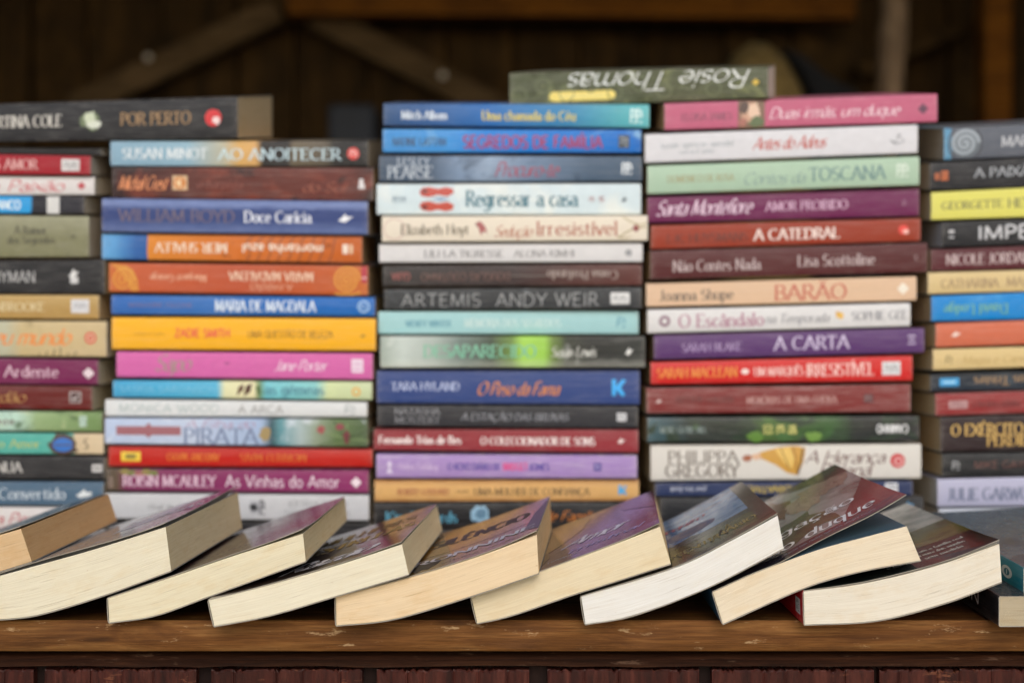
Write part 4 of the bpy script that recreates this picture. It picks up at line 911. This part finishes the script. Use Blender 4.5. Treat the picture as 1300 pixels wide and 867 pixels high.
A('navy blue book with upside down yellow capitals, in the fourth stack', (832, 1160, 613.4, 610.8, 630.4, 629.6), '#24335a', CREAM, [('peer less book', 851, 896, .5, .4, 'ital', '#c8ccd8', 'f'), ('ALTERNATIVES', 945, 1026, .5, .5, 'sansb', '#c0a850', 'f')], [('publisher_mark', [('box', 1125, 1141, .1, .9, '#d8dade'), ('code', 1127, 1139, .2, .8, '#55585f')])])
A('black book with a small blue mark low in the fourth stack', (838, 1172, 631.4, 630.8, 663.6, 663.6), '#202226', CREAM, [], [('publisher_mark', [('bird', 1146, 1160, .68, .3, '#4aa0d0')])])
A('dark brown book at the bottom of the fourth stack', (832, 1168, 664.4, 664.4, 699, 699), '#2a211e', CREAM, [], base=True)

# ---- fifth stack (cut by the right edge of the photograph)
g5 = 'books in the fifth stack from the left'
A = lambda lab, geo, mat, pg, tx, dc=(), **k: Q(lab, g5, geo, mat, pg, tx, dc, yaw=.2, **k)
A('grey book with a silver spiral, on top of the fifth stack', ext5(1199.5, 162.5, 157.4, 203.4, 199), [(0, '#5b93b4'), (.028, '#5b93b4'), (.03, '#5c616b'), (1, '#585d68')], GREYP, [('MARGARET BLAKE', 1273, 1420, .5, .30, 'serif', '#c4c6cb')],
  [('spiral_picture', [('disc', 1227, .5, .46, '#5f6870'), ('spiral', 1226, .5, .44, 2.6, .10, '#9aa4ac'), ('line', [(1240, .95), (1247, .7), (1247, .3), (1240, .04)], .05, '#3a3e46'), ('line', [(1212, .95), (1206, .7), (1206, .3), (1212, .06)], .05, '#3a3e46')])])
A('black book with a small orange mark, in the fifth stack', ext5(1181, 206.8, 200.4, 241.8, 237.6), '#232428', GREYP, [('A PAIXÃO DE SER', 1238, 1390, .56, .32, 'serif', '#a9adb2')], [('publisher_mark', [('box', 1187, 1193, .36, .62, '#a8552a'), ('box', 1195, 1204, .34, .68, '#c8642c'), ('code', 1196, 1203, .4, .62, '#5c3018')])])
A('lemon yellow book with dark small capitals, in the fifth stack', ext5(1183, 244, 238, 279.8, 275.8), dict(stops='#dcd668', mott=.05), CREAM, [('GEORGETTE', 1196.5, 1274, .5, .27, 'serif', '#716f4c'), ('HEYER', 1281, 1330, .5, .3, 'serif', '#716f4c')])
A('black book with heavy grey sans capitals, in the fifth stack', ext5(1195.6, 282.5, 278, 314.6, 310.8), '#222327', '#a6a8b0', [('IMPERIAL', 1241.5, 1375, .52, .52, 'sansb', '#c6c6c8')], [('publisher_mark', [('box', 1204, 1211, .36, .42, '#c6c6c8'), ('box', 1204, 1211, .56, .68, '#c6c6c8')])])
A('wine red book with pale tall capitals, in the fifth stack', ext5(1183, 316.4, 311.8, 344.6, 341.4), '#572129', GREYP, [('NICOLE JORDAN', 1203, 1310, .5, .46, 'serif', '#bfa9a8')])
A('straw coloured book with faint brown capitals, in the fifth stack', ext5(1178, 346, 342.7, 374, 370.4), dict(stops='#d6bd88', mott=.07), TAN, [('CATHARINA', 1195, 1267, .46, .40, 'serif', '#a68a66'), ('MASTERS', 1278, 1340, .48, .40, 'serif', '#a68a66')])
A('azure blue book with upside down lettering, in the fifth stack', ext5(1182.4, 376, 371.2, 408.4, 405.6), dict(stops='#0e84cc', splotch=[(6, '#3f9fd8', .55, .75)]), TAN, [('David Lodge', 1198, 1279, .42, .38, 'serif', '#6cae9c', 'f')])
A('salmon orange book with a small white mark, in the fifth stack', ext5(1186, 410.7, 406.6, 441.2, 437.5), dict(stops='#cb6b4d', mott=.1), TAN, [], [('publisher_mark', [('bird', 1205, 1218, .52, .24, '#ecd4c6')])])
A('pale yellow book with faded lettering, in the fifth stack', ext5(1181.6, 443.2, 439.7, 470.2, 466.5), dict(stops='#d6bc84', mott=.07), TAN, [('Magia e Canela', 1220, 1310, .46, .34, 'ital', '#bfa062')], [('publisher_mark', [('code', 1198, 1206, .3, .66, '#7d6a44')])])
A('dark navy weathered book with a cyan box, in the fifth stack', ext5(1183, 474.4, 470.4, 497.6, 494.8), dict(stops='#1f2b38', hstreak=.2, splotch=[(7, '#3a4650', .56, .7)]), TAN, [('Contos Tristes', 1239, 1335, .5, .48, 'serif', '#a5845e', 'f')], [('publisher_mark', [('box', 1195, 1219.5, .28, .74, '#2f9ad6'), ('box', 1199, 1215, .44, .56, '#a8dcf2')])])
A('rubbed red book with a pale box, in the fifth stack', ext5(1186, 499.5, 496, 528, 524.4), dict(stops='#8e2d2e', hstreak=.25, scuff=.6), TAN, [('a herdeira infinita', 1233, 1292, .5, .34, 'serif', '#6e2426')], [('publisher_mark', [('box', 1202.6, 1226.5, .30, .66, '#b48a8a'), ('code', 1206, 1222, .36, .6, '#7c4a4c')])])
A('thick dark maroon book with two rows of gold capitals, in the fifth stack', ext5(1192.6, 529.2, 526, 573.6, 571.8), '#2b1d20', TAN, [('O EXÉRCITO', 1206.5, 1297, .62, .32, 'serif', '#d6ae60'), ('PERDIDO', 1252, 1318, .30, .30, 'serif', '#d0a85c')])
A('black book with thin reddish capitals, in the fifth stack', ext5(1195, 575.4, 573.8, 604.8, 602.6), '#222427', TAN, [('MIKE GAYLE', 1235.6, 1313, .48, .32, 'thin', '#84524a')], [('publisher_mark', [('code', 1208, 1217, .3, .66, '#a8aaac')])])
A('lavender grey book with slate capitals, in the fifth stack', ext5(1190, 607.7, 605, 643.6, 642.4), dict(stops='#b2b2ca', mott=.05), WHITEP, [('JULIE GARWOOD', 1203, 1330, .44, .42, 'serif', '#6d7690')])
A('plain pale grey book low in the fifth stack', ext5(1192, 645.6, 644.6, 668, 667.6), '#c4c8d0', WHITEP, [])
A('dark blue book at the bottom of the fifth stack', ext5(1190, 669, 668.6, 699, 699), '#2a3446', WHITEP, [], base=True)

# ------------------------------------------------------------------ paperbacks fanned along the front edge of the counter
GF = 'paperbacks fanned along the counter edge'
CK = .00042
def spline(pts, n):
    """smooth curve through the points, n+1 samples evenly spaced along it"""
    P = [Vector(p) for p in pts]
    P = [P[0] * 2 - P[1]] + P + [P[-1] * 2 - P[-2]]
    out = []
    for i in range(1, len(P) - 2):
        a, b, c, d = P[i - 1:i + 3]
        for k in range(24):
            t = k / 24
            out.append(.5 * (2 * b + (c - a) * t + (2 * a - 5 * b + 4 * c - d) * t * t + (3 * b - a - 3 * c + d) * t ** 3))
    out.append(P[-2])
    L = [0]
    for a, b in zip(out, out[1:]): L.append(L[-1] + (b - a).length)
    res = []; j = 0
    for i in range(n + 1):
        s = L[-1] * i / n
        while j < len(L) - 2 and L[j + 1] < s: j += 1
        f = (s - L[j]) / max(1e-9, L[j + 1] - L[j])
        res.append(out[j].lerp(out[j + 1], min(1, f)))
    return res

class Top:
    """the outside of a front cover: u from spine to fore edge, v from the near end to the far end"""
    curved = True
    def __init__(s, rows):           # rows[v][u]
        s.rows = rows
        s.len = sum((a - b).length for a, b in zip(rows[0], rows[0][1:]))
        s.H = (rows[0][0] - rows[-1][0]).length
        s.tpm = s.len / 100
    def X(s, u): return u / 100 * s.len
    def uv(s, u, v, off=0):
        nu, nv = len(s.rows[0]) - 1, len(s.rows) - 1
        a = min(max(u, 0), 1) * nu; b = min(max(v, 0), 1) * nv
        i, j = min(int(a), nu - 1), min(int(b), nv - 1)
        fa, fb = a - i, b - j
        R = s.rows
        p = R[j][i].lerp(R[j][i + 1], fa).lerp(R[j + 1][i].lerp(R[j + 1][i + 1], fa), fb)
        n = (R[j][i + 1] - R[j][i]).cross(R[j + 1][i] - R[j][i]).normalized()
        return p + n * off
    def __call__(s, a, t, off=0): return s.uv(a / s.len, t / s.H, off)

class Side(Top):
    """a spine seen from its own side: u from the far end to the near end, v from bottom to top"""
    curved = False

lower = [None]
def front_book(label, D, top, bot, L, yaw, pages, art, spine_c, under_c, texts=(), decos=(), lift=None, endpaper=None, seed=0, bow=.0002, spine_decos=(), fit=True, stain=.3, stext=(), fly=()):
    N, M = 28, 8
    ya = math.radians(yaw)
    r = random.Random(seed + 900)
    X0 = (bot[0][0] - CX) * D / F
    def WP(px, py):
        d = D
        for _ in range(4): d = D - ((px - CX) * d / F - X0) * math.sin(ya)
        q = W(px, py, d); return q
    t3 = [WP(*p) for p in top]; b3 = [WP(*p) for p in bot]
    T = spline([(p.x, p.z) for p in t3], N); B = spline([(p.x, p.z) for p in b3], N)
    zmin = min(p[1] for p in B)
    dz = max(-zmin, -B[0][1]) + CK + .0004
    for p in T + B: p[1] += dz * 1.0
    # rest on the next book: turn about the spine until it just touches
    if fit and lower[0]:
        f = lower[0]
        worst = -9
        for i in range(3, N + 1):
            t = i / N
            for back in (0, 1):
                zl = f(B[i][0] + (math.tan(ya) * L if back else 0), back)
                if zl is None: continue
                worst = max(worst, (zl + CK + .0004 - B[i][1]) / t)
        if worst > -9:
            print('REST', label[:30], 'raised at fore edge px %.1f' % (worst * F / D))
            worst = max(-.012, min(.012, worst))
            for i in range(N + 1):
                B[i][1] += worst * i / N; T[i][1] += worst * i / N
    dirv = Vector((math.sin(ya), math.cos(ya), 0))
    def p3(q, v):
        y = D - (q[0] - X0) * math.sin(ya)
        return Vector((q[0], y, q[1])) + dirv * (L * v)
    cz = r.uniform(.0004, .0022)
    lift0 = lift or (lambda t, v: .0006 * t * t)
    lift = lambda t, v: lift0(t, v) + cz * max(0, t - .75) ** 2 * 16 * max(0, 1 - 3 * v) ** 2
    org = p3(B[0], 0); org = Vector((p3(B[N // 2], .5).x, p3(B[N // 2], .5).y, 0))
    root = thing('paperback', label, 'book', org, GF)
    # inner line of the cover in cross-section, for each v along the book
    wv = [r.uniform(-1, 1) for _ in range(6)]
    def wave(t, v): return .00035 * t * (wv[0] * math.sin(5 * v + wv[1] * 3) + wv[2] * math.sin(9 * v + wv[3] * 3))
    def inner(v):
        q = []
        for i in range(N, -1, -1): q.append(B[i] + Vector((0, -.0001)))
        sp = T[0] - B[0]; n = Vector((-sp[1], sp[0])).normalized()
        for k in (.04, .25, .5, .75, .96): q.append(B[0] + sp * k + n * (.0003 + bow * math.sin(math.pi * k)))
        for i in range(N + 1): q.append(T[i] + Vector((0, .0002 + lift(i / N, v) + wave(i / N, v))))
        return q
    def offs(q):
        o = []
        for i in range(len(q)):
            a, b = q[max(0, i - 1)], q[min(len(q) - 1, i + 1)]
            d = (b - a).normalized(); o.append(q[i] + Vector((-d[1], d[0])) * CK)
        return o
    VS = [j / M for j in range(M + 1)]
    inn = [inner(v) for v in VS]; out = [offs(q) for q in inn]
    I3 = [[p3(p, v) for p in q] for q, v in zip(inn, VS)]; O3 = [[p3(p, v) for p in q] for q, v in zip(out, VS)]
    nb = N + 1; ns = 5
    cm = MB(); BM = board_mat()
    sl_b, sl_s, sl_t = slice(0, nb), slice(nb - 1, nb + ns + 1), slice(nb + ns, None)
    m_sp = cover_mat('cover_print', dict(stops=spine_c, rough=.4)) if False else cover_mat('cover_print', spine_c, rough=.38, scuff=.25)
    m_un = cover_mat('cover_print', under_c, rough=.38, scuff=.2)
    for sl, mm in ((sl_b, m_un), (sl_s, m_sp), (sl_t, art)):
        rows = [q[sl] for q in O3]
        n = len(rows[0])
        cm.grid(rows, mm, [(i / (n - 1), v) for v in VS for i in range(n)])
    cm.grid([q[::-1] for q in I3], BM)
    for e, rev in ((0, False), (-1, True)):
        cm.grid([I3[e], O3[e]] if not rev else [O3[e], I3[e]], BM)
    for k in (0, -1):
        cm.grid([[q[k] for q in I3], [q[k] for q in O3]], BM)
    cover = cm.build('cover', root, org, 45)
    # pages
    pm = MB(); PM = page_mat(pages, stain, .34, seed)
    i0 = 0
    fr = .0004 / L
    rt = [0, .25, .5, .75, 1]
    def row(k, v): return [p3(B[i].lerp(T[i], .006 + .988 * k), v) for i in range(N + 1)]
    pm.grid([row(k, fr) for k in rt], PM, [(i / N, k) for k in rt for i in range(N + 1)])
    pm.grid([row(k, 1 - fr)[::-1] for k in rt], PM, [(i / N, k) for k in rt for i in range(N + 1)])
    lay_ = [r.uniform(-.0003, .0003) for _ in range(12)]
    fe = []
    ks = [k / 10 for k in range(11)]
    for j, v in enumerate([fr] + VS[1:-1] + [1 - fr]):
        base = []
        for q, k in enumerate(ks):
            p = p3(B[N].lerp(T[N], .006 + .988 * k), v)
            p.x -= (.0012 * math.sin(math.pi * k) + abs(lay_[q])) * (0 if k in (0, 1) or j in (0, M) else 1)
            base.append(p)
        fe.append(base)
    pc = pages.lstrip('#'); aged_bounce = '#%02x%02x%02x' % tuple(int(int(pc[i:i + 2], 16) * k) for i, k in ((0, 1.0), (2, .94), (4, .84)))  # browner with age, plus warm bounced light painted into the fore edge
    pm.grid([[fe[j][q] for j in range(M + 1)] for q in range(11)], page_mat(aged_bounce, stain, .34, seed), [(VS[j] * 1.5, ks[q]) for q in range(11) for j in range(M + 1)])
    EP = endpaper or PM
    pm.grid([row(1, v) for v in (fr, 1 - fr)], EP)
    pm.grid([row(0, v)[::-1] for v in (fr, 1 - fr)], PM)
    pm.grid([[p3(B[0].lerp(T[0], k), v) for v in (1 - fr, fr)] for k in (0, 1)], PM)
    pm.build('page_block', root, org, 40)
    for fq in fly:                              # loose leaves between the cover and the block
        fm = MB()
        fm.grid([[p3(T[i] + Vector((0, .0001 + fq * (lift(i / N, v) + wave(i / N, v)))), min(1 - fr, max(fr, v))) for i in range(1, N + 1)] for v in VS], page_mat('#d8d4cc', .05, .05, 'leaf'))
        fm.build('loose_leaf', root, org, 45)
    S = Top([q[sl_t] for q in O3])
    for k, t in enumerate(texts):
        tx, u0, u1, v, h, st, c = t[:7]
        tm = MB(); draw_text(tm, S, tx, S.X(u0), S.X(u1), v * S.H, h * S.H, st, c)
        tm.build(('title_lettering', 'author_lettering', 'small_lettering')[min(k, 2)], cover, org)
    for name, lst in decos:
        dm = MB(); shapes(dm, S, lst); dm.build(name, cover, org)
    SD = Side([[O3[j][k] for j in range(M, -1, -1)] for k in range(nb, nb + ns)])
    for name, lst in spine_decos:
        dm = MB(); shapes(dm, SD, lst); dm.build(name, cover, org)
    for tx, u0, u1, v, h, st, c, fl in stext:
        tm = MB(); draw_text(tm, SD, tx, SD.X(u0), SD.X(u1), v * SD.H, h * SD.H, st, c, fl); tm.build('spine_lettering', cover, org)
    # outer top line for the book that rests on this one
    def f(Xq, back):
        q = out[-1][sl_t] if back else out[0][sl_t]
        sh = math.tan(ya) * L if back else 0
        for a, b in zip(q, q[1:]):
            if a[0] + sh <= Xq <= b[0] + sh: return a[1] + (b[1] - a[1]) * (Xq - sh - a[0]) / max(1e-9, b[0] - a[0])
        return None
    lower[0] = f
    return root

# two books at the right edge, one on the other, lying flat with their spines to the left
def flat_book(label, x_px, yt, yb, D, Wd, L, pitch, roll, pages, top_m, spine_m, texts=(), decos=(), z0=None):
    a = W(x_px, yb, D); h = (yb - yt) * D / F
    zb = a.z if z0 is None else z0
    org = Vector((a.x + Wd / 2, D + L / 2, zb))
    root = thing('paperback', label, 'book', org, GF)
    tp, tr = math.tan(math.radians(pitch)), math.tan(math.radians(roll))
    def P(x, y, z): return Vector((a.x + x, D + y, zb + z + tp * y + tr * x))
    cm = MB(); BM = board_mat(); rd = .0007
    prof = [(Wd, 0), (rd, 0), (0, rd), (0, h - rd), (rd, h), (Wd, h)]
    inn_ = [(Wd, CK), (CK, CK), (CK, h / 2), (CK, h / 2 + .0001), (CK, h - CK), (Wd, h - CK)]
    cm.grid([[P(Wd, y, 0), P(rd, y, 0)] for y in (0, L)], spine_m)
    cm.grid([[P(*((q[0], y, q[1]))) for q in prof[1:5]] for y in (0, L / 2, L)], spine_m, [(j / 2, v) for j in range(3) for v in (0, .06, .94, 1)])
    cm.grid([[P(rd + (Wd - rd) * i / 8, y, h) for i in range(9)] for y in (0, L / 2, L)], top_m)
    for y in (0, L):
        cm.grid([[P(q[0], y, q[1]) for q in inn_], [P(q[0], y, q[1]) for q in prof]], BM)
    cm.grid([[P(q[0], y, q[1]) for q in inn_] for y in (L, 0)], BM)
    cover = cm.build('cover', root, org, 45)
    pm = MB(); PM = page_mat(pages, .3, .26, label)
    A_ = [P(CK, .0004, CK * 1.1), P(Wd - .0005, .0004, CK * 1.1), P(Wd - .0005, .0004, h - CK * 1.1), P(CK, .0004, h - CK * 1.1)]
    Bk = [p + Vector((0, L - .0008, tp * (L - .0008))) for p in A_]
    pm.quad(A_[0], A_[1], A_[2], A_[3], PM); pm.quad(Bk[1], Bk[0], Bk[3], Bk[2], PM)
    pm.quad(A_[1], Bk[1], Bk[2], A_[2], PM); pm.quad(A_[3], A_[2], Bk[2], Bk[3], PM); pm.quad(Bk[0], Bk[1], A_[1], A_[0], PM)
    pm.build('page_block', root, org)
    S = Side([[P(0, L * (1 - j / 8), rd + (h - 2 * rd) * k) for j in range(9)] for k in (0, .5, 1)])
    for tx, u0, u1, v, hh, st, c, fl in texts:
        tm = MB(); draw_text(tm, S, tx, S.X(u0), S.X(u1), v * S.H, hh * S.H, st, c, fl); tm.build('spine_lettering', cover, org)
    for name, lst in decos:
        dm = MB(); shapes(dm, S, lst); dm.build(name, cover, org)
    return root

flat_book('black book lying flat on the counter at the right edge under the teal one', 1268, 757.6, 796.4, .8776, .135, .205, 2.0, 0.0, '#b9aa8e',
          art_mat('cover_print', ['#2a2c30', '#3c3f44', '#505358'], 4, (1, 1), .3, .25), cover_mat('cover_print', '#141416', rough=.3), [('Nicholas', 40, 82, .52, .46, 'sansb', '#f4f4f2', True)], z0=.0006)
flat_book('teal spined book with a white oval emblem, on the black one at right', 1299.4, 720.6, 753.9, .8890, .14, .215, 2.2, 3.0, '#c9bda4',
          art_mat('cover_print', ['#43525e', '#5a6c7a', '#75858f', '#4a5864'], 3, (1, 1), .3, .22), cover_mat('cover_print', '#107a8a', rough=.35),
          [], [('oval_emblem', [('oval', 86, .5, 4.5, .27, '#e8f0f0'), ('oval', 86, .5, 2.3, .15, '#107a8a'), ('box', 85.6, 86.4, .4, .6, '#e8f0f0')])])

# I: red spine, green landscape cover
front_book('paperback with a red spine and white label, rightmost of the fanned ones', .8825,
  [(1020.6, 752), (1100, 741), (1190, 719), (1268.8, 691.6)], [(1021.6, 794.3), (1114, 789), (1199.7, 767), (1272, 740)], .205, 0.0, '#ece3d0',
  art_mat('cover_print', ['#9ea2a0', '#bcbcb4', '#8c908c', '#c9c8c0'], 4, (1, 1.5)), '#d0141f', '#c8141e',
  [('as paixões que uniram a família real', 40, 92, .21, .028, 'serif', '#c9c6bc'), ('uma mulher dividida entre dois mundos', 42, 90, .155, .028, 'serif', '#c9c6bc'), ('e um amor sem medida', 46, 86, .10, .028, 'serif', '#c9c6bc')],
  [('landscape_picture', [('gbox', 0, 100, .0, .27, art_mat('cover_picture', ['#121412', '#1c1e1a', '#2c2e28'], 6)), ('gbox', 0, 100, .268, .50, art_mat('cover_picture', ['#2c3a1c', '#4d5c2a', '#7a7c3c', '#3c4a26'], 7, (1, 2))), ('poly', [(0, .47), (20, .56), (40, .52), (62, .60), (85, .50), (100, .54), (100, .44), (0, .42)], art_mat('cover_picture', ['#36452a', '#56663a', '#2c3822'], 9))]),
   ('flower_picture', [('blob', 66, .86, 8, .05, '#8c2f36', 4), ('blob', 74, .83, 5, .04, '#a04a4c', 6), ('blob', 58, .82, 4, .05, '#77887a', 7)])],
  fly=(.4, .75), lift=lambda t, v: .0022 * t * (1 - .5 * t), seed=1, bow=.0002, fit=False, spine_decos=[('label_box', [('box', 89, 96, .22, .70, '#e2ded8'), ('code', 90.2, 94.8, .3, .44, '#3a2a2a'), ('code', 90.2, 94.8, .5, .63, '#3a2a2a')]), ('small_mark', [('ring', 70, .55, .10, .05, '#c98a8a')])])
# H: cover standing open
front_book('paperback with its front cover lifted open and white italic lettering on it', .885,
  [(905, 750), (960, 726), (1038.7, 698), (1100, 682), (1151, 669.3)], [(918, 790.5), (980.5, 763), (1020, 746.6), (1050, 736.5), (1100, 724.5), (1168.9, 713)], .205, 0.6, '#eedfc4',
  art_mat('cover_print', ['#6e6a66', '#98928c', '#b4b0ac', '#7c746e'], 4, (1, 1.4)), '#2b5a78', '#3c6478',
  [('do duque', 34, 90, .15, .085, 'ital', '#f2efee'), ('ligação', 38, 86, .33, .085, 'ital', '#f2efee'), ('o coração tem razões que nem sempre escuta', 36, 86, .05, .02, 'thin', '#9a98a4')],
  [('couple_picture', [('gbox', 0, 100, .0, .085, art_mat('cover_picture', ['#26242e', '#35323e', '#2c2a34'], 6)), ('blob', 52, .30, 22, .17, art_mat('cover_picture', ['#2c3624', '#4c5a38', '#6a744a'], 6), 4),
    ('blob', 52, .74, 13, .17, art_mat('cover_picture', ['#5a3a1e', '#80562e', '#3c2614'], 6, (2, 1)), 12), ('blob', 68, .62, 10, .13, art_mat('cover_picture', ['#a08474', '#b89c8a', '#80685a'], 5), 9), ('blob', 82, .74, 15, .12, art_mat('cover_picture', ['#8c7464', '#a48c7c', '#6a5448'], 5), 5),
    ('poly', [(72, .90), (84, .84), (100, .78), (100, 1), (64, 1)], art_mat('cover_picture', ['#241c1a', '#3c2e2a', '#1c1614'], 5)), ('poly', [(70, .085), (100, .085), (100, .58), (90, .40)], art_mat('cover_picture', ['#2e1018', '#401820', '#38121c'], 5))])],
  lift=lambda t, v: .0172 * max(0, (t - .34) / .66) ** 1.15 * (1 + .15 * v), endpaper=plain_mat('blue_endpaper', '#3f5a68', '#4a6675', 12, .6, .1), seed=2)
# G: blue landscape cover
front_book('paperback with bright white pages and a blue landscape cover with an oval emblem', .884,
  [(737.8, 758.5), (860, 724), (930, 692), (987.3, 663)], [(743.3, 793.4), (805.7, 783.5), (901.6, 750), (995, 704.7)], .205, 3.0, '#efece4',
  art_mat('cover_print', ['#4a6492', '#6f90c4', '#9db8dc', '#5a76a8'], 3.2, (.8, 2.6)), '#cfc8bc', '#5a3a3c',
  [('CENTENÁRIO', 48, 92, .17, .06, 'serif', '#a5925a'), ('Encontro', 40, 72, .70, .075, 'script', '#a8424e')],
  [('landscape_picture', [('gbox', 0, 100, .0, .06, art_mat('cover_picture', ['#5a4a36', '#70604a', '#4a3c2c'], 8)), ('gbox', 0, 100, .058, .30, art_mat('cover_picture', ['#3c3c26', '#5a5a30', '#74703e', '#2c2e20'], 8, (1, 2))), ('poly', [(0, .295), (0, .37), (30, .40), (48, .36), (60, .42), (64, .38), (80, .36), (93, .38), (93, .295)], art_mat('cover_picture', ['#2c3434', '#3f4644', '#343c3c'], 9)), ('gbox', 92, 100, .06, 1.0, art_mat('cover_picture', ['#4c3a30', '#6a5646', '#3c2c26'], 6, (2, 1)))]),
   ('oval_emblem', [('oval', 60, .51, 15, .075, '#7d7484'), ('oval', 60, .51, 13, .062, '#5c6480'), ('oval', 60, .51, 10.5, .05, '#857a80'), ('oval', 60, .51, 6, .03, '#5e6078')]),
   ('field_picture', [('line', [(30 + i * 4.2, .10 + .05 * (i % 3)), (32 + i * 4.2, .16 + .04 * (i % 4)), (34 + i * 4.2, .11)], .007, ('#2a241c', '#7d7040')[i % 2]) for i in range(14)])],
  seed=3, bow=.0003, stain=.1, lift=lambda t, v: .0004 * t)
# F: purple and tan cover
front_book('paperback with a purple and tan portrait cover and white script', .887,
  [(598.3, 757), (690, 725), (770, 697), (837.7, 672.7)], [(606, 790), (649, 781), (725, 757), (790, 738), (851.7, 719.7)], .205, 4.6, '#ecdcba',
  art_mat('cover_print', ['#332b38', '#4c4056', '#655678', '#3e3246'], 4, (1, 1.5)), '#3a3038', '#4a4a58',
  [('Amor', 50, 84, .36, .14, 'script', '#e6deec'), ('mistral', 52, 92, .17, .065, 'script', '#b8a4d6'), ('romance', 40, 56, .10, .022, 'sans', '#cfc9cc')],
  [('portrait_picture', [('poly', [(0, .0), (34, .0), (40, .2), (36, .5), (30, 1.0), (0, 1.0)], art_mat('cover_picture', ['#3a2f2e', '#4a3f3c', '#2c2424'], 6)), ('poly', [(34, .28), (44, .40), (56, .62), (60, .86), (52, 1.0), (30, 1.0), (28, .6)], art_mat('cover_picture', ['#6c5238', '#8d7050', '#a98c68', '#5a4430'], 7, (2, 1))), ('poly', [(80, .74), (100, .5), (100, 1), (76, 1)], art_mat('cover_picture', ['#2c2226', '#4a3034', '#201a1c'], 5)), ('gbox', 88, 100, .0, .3, art_mat('cover_picture', ['#4a2434', '#5c3040'], 5))])], seed=4)
# E: tan cover with black brush marks
front_book('paperback with yellowish pages and a tan cover with spaced white capitals', .88,
  [(426.4, 758.5), (520, 733), (600, 708), (681.5, 677.7)], [(427, 794.8), (500, 786), (596, 757), (683.8, 726.7)], .205, 3.8, '#efd6b0',
  art_mat('cover_print', ['#4c3d2e', '#755b3c', '#92703f', '#5d4a3a'], 5, (1, 1.5)), '#3c2e24', '#5c5048',
  [('RONNINE', 34, 97, .22, .085, 'serif', '#d6d0da'), ('SILÊNCIO', 36, 90, .62, .16, 'sansb', '#1c1815'), ('o último verão', 44, 90, .09, .03, 'sans', '#7d6a54')],
  [('gold_picture', [('poly', [(30, .33), (95, .36), (93, .72), (80, .95), (40, .9), (32, .6)], art_mat('cover_picture', ['#8a6224', '#b07f34', '#9a6c2a', '#6c4c24'], 7, (1, 2))), ('blob', 40, .14, 8, .09, '#2c2622', 5), ('poly', [(92, .2), (100, .1), (100, .95), (94, .6)], '#6a5672')])], seed=5, stain=.35)
# D: brown cover with gold capitals
front_book('paperback with a brown cover carrying large gold capitals and white script', .8777,
  [(264.8, 763), (340, 744), (430, 718), (510, 692.3)], [(272, 796), (342, 782.5), (430, 757), (518.7, 730.8)], .205, 3.0, '#efe6cc',
  art_mat('cover_print', ['#2a201d', '#3c2e28', '#4c3a30', '#302621'], 5, (1, 1.4)), '#2c2624', '#a8901c',
  [('ESTRELAS', 36, 96, .52, .15, 'serif', '#a08236'), ('Razão', 36, 84, .18, .15, 'scriptb', '#e2dee0'), ('MULHERES', 34, 92, .76, .13, 'serif', '#82682e')],
  [], seed=6, stain=.15)
# C: dark wine cover
front_book('paperback with a plain dark wine brown cover', .889,
  [(137, 757.6), (220, 733), (300, 709), (384.5, 686)], [(138.5, 788.4), (197, 781.6), (267.8, 759.5), (388, 721)], .205, 0.6, '#eadfc0',
  art_mat('cover_print', ['#2a1e1b', '#382622', '#4a2c27', '#30211e'], 4, (1, 2)), '#3a2c28', '#2c2624',
  [], [('dotted_line', [('box', 30 + i * 3, 31.2 + i * 3, .215, .225, '#6c5450') for i in range(22)])], seed=7, stain=.35)
# B: grey lavender cover, bulging up from its pages
front_book('paperback with a pale grey lavender cover that bulges up from its pages', .892,
  [(-56, 742), (30, 721), (120, 699), (210, 674)], [(-52, 785), (20, 783), (61.6, 777), (135.4, 757), (217, 730)], .205, 1.6, '#e9e0c6',
  art_mat('cover_print', ['#8a8890', '#aaa8ae', '#c6c4c8', '#7a7880'], 4, (2.4, .8)), '#3c3c44', '#24506c',
  [('SOMBRAS', 55, 95, .6, .10, 'serif', '#cfcad2')], [('ribbon_picture', [('poly', [(86, .55), (100, .35), (100, 1), (90, 1)], art_mat('cover_picture', ['#4c2a54', '#6c3c70', '#3c2244'], 5)), ('poly', [(60, .3), (74, .45), (80, 1), (66, 1)], '#c4c0c8')])],
  lift=lambda t, v: .0017 * math.sin(math.pi * min(1, t * 1.0)) ** 1.3 + .0008 * t + .003 * v * t * t, fly=(.35, .7), endpaper=plain_mat('white_flyleaf', '#bdb8b0', '#cfcac2', 10, .7, .1), seed=8)
# A: cut by the left edge
front_book('dark covered paperback with amber pages, leftmost of the fanned ones', .889,
  [(-225, 748), (-120, 716), (-50, 692.5), (26.2, 671.4)], [(-222, 787), (-120, 762), (-40, 737), (40, 713.3)], .205, -.9, '#d9b98f',
  art_mat('cover_print', ['#16181c', '#22262c', '#1a1c22'], 5), '#1a1c20', '#1f3a4c', [], [], seed=9, stain=.4)
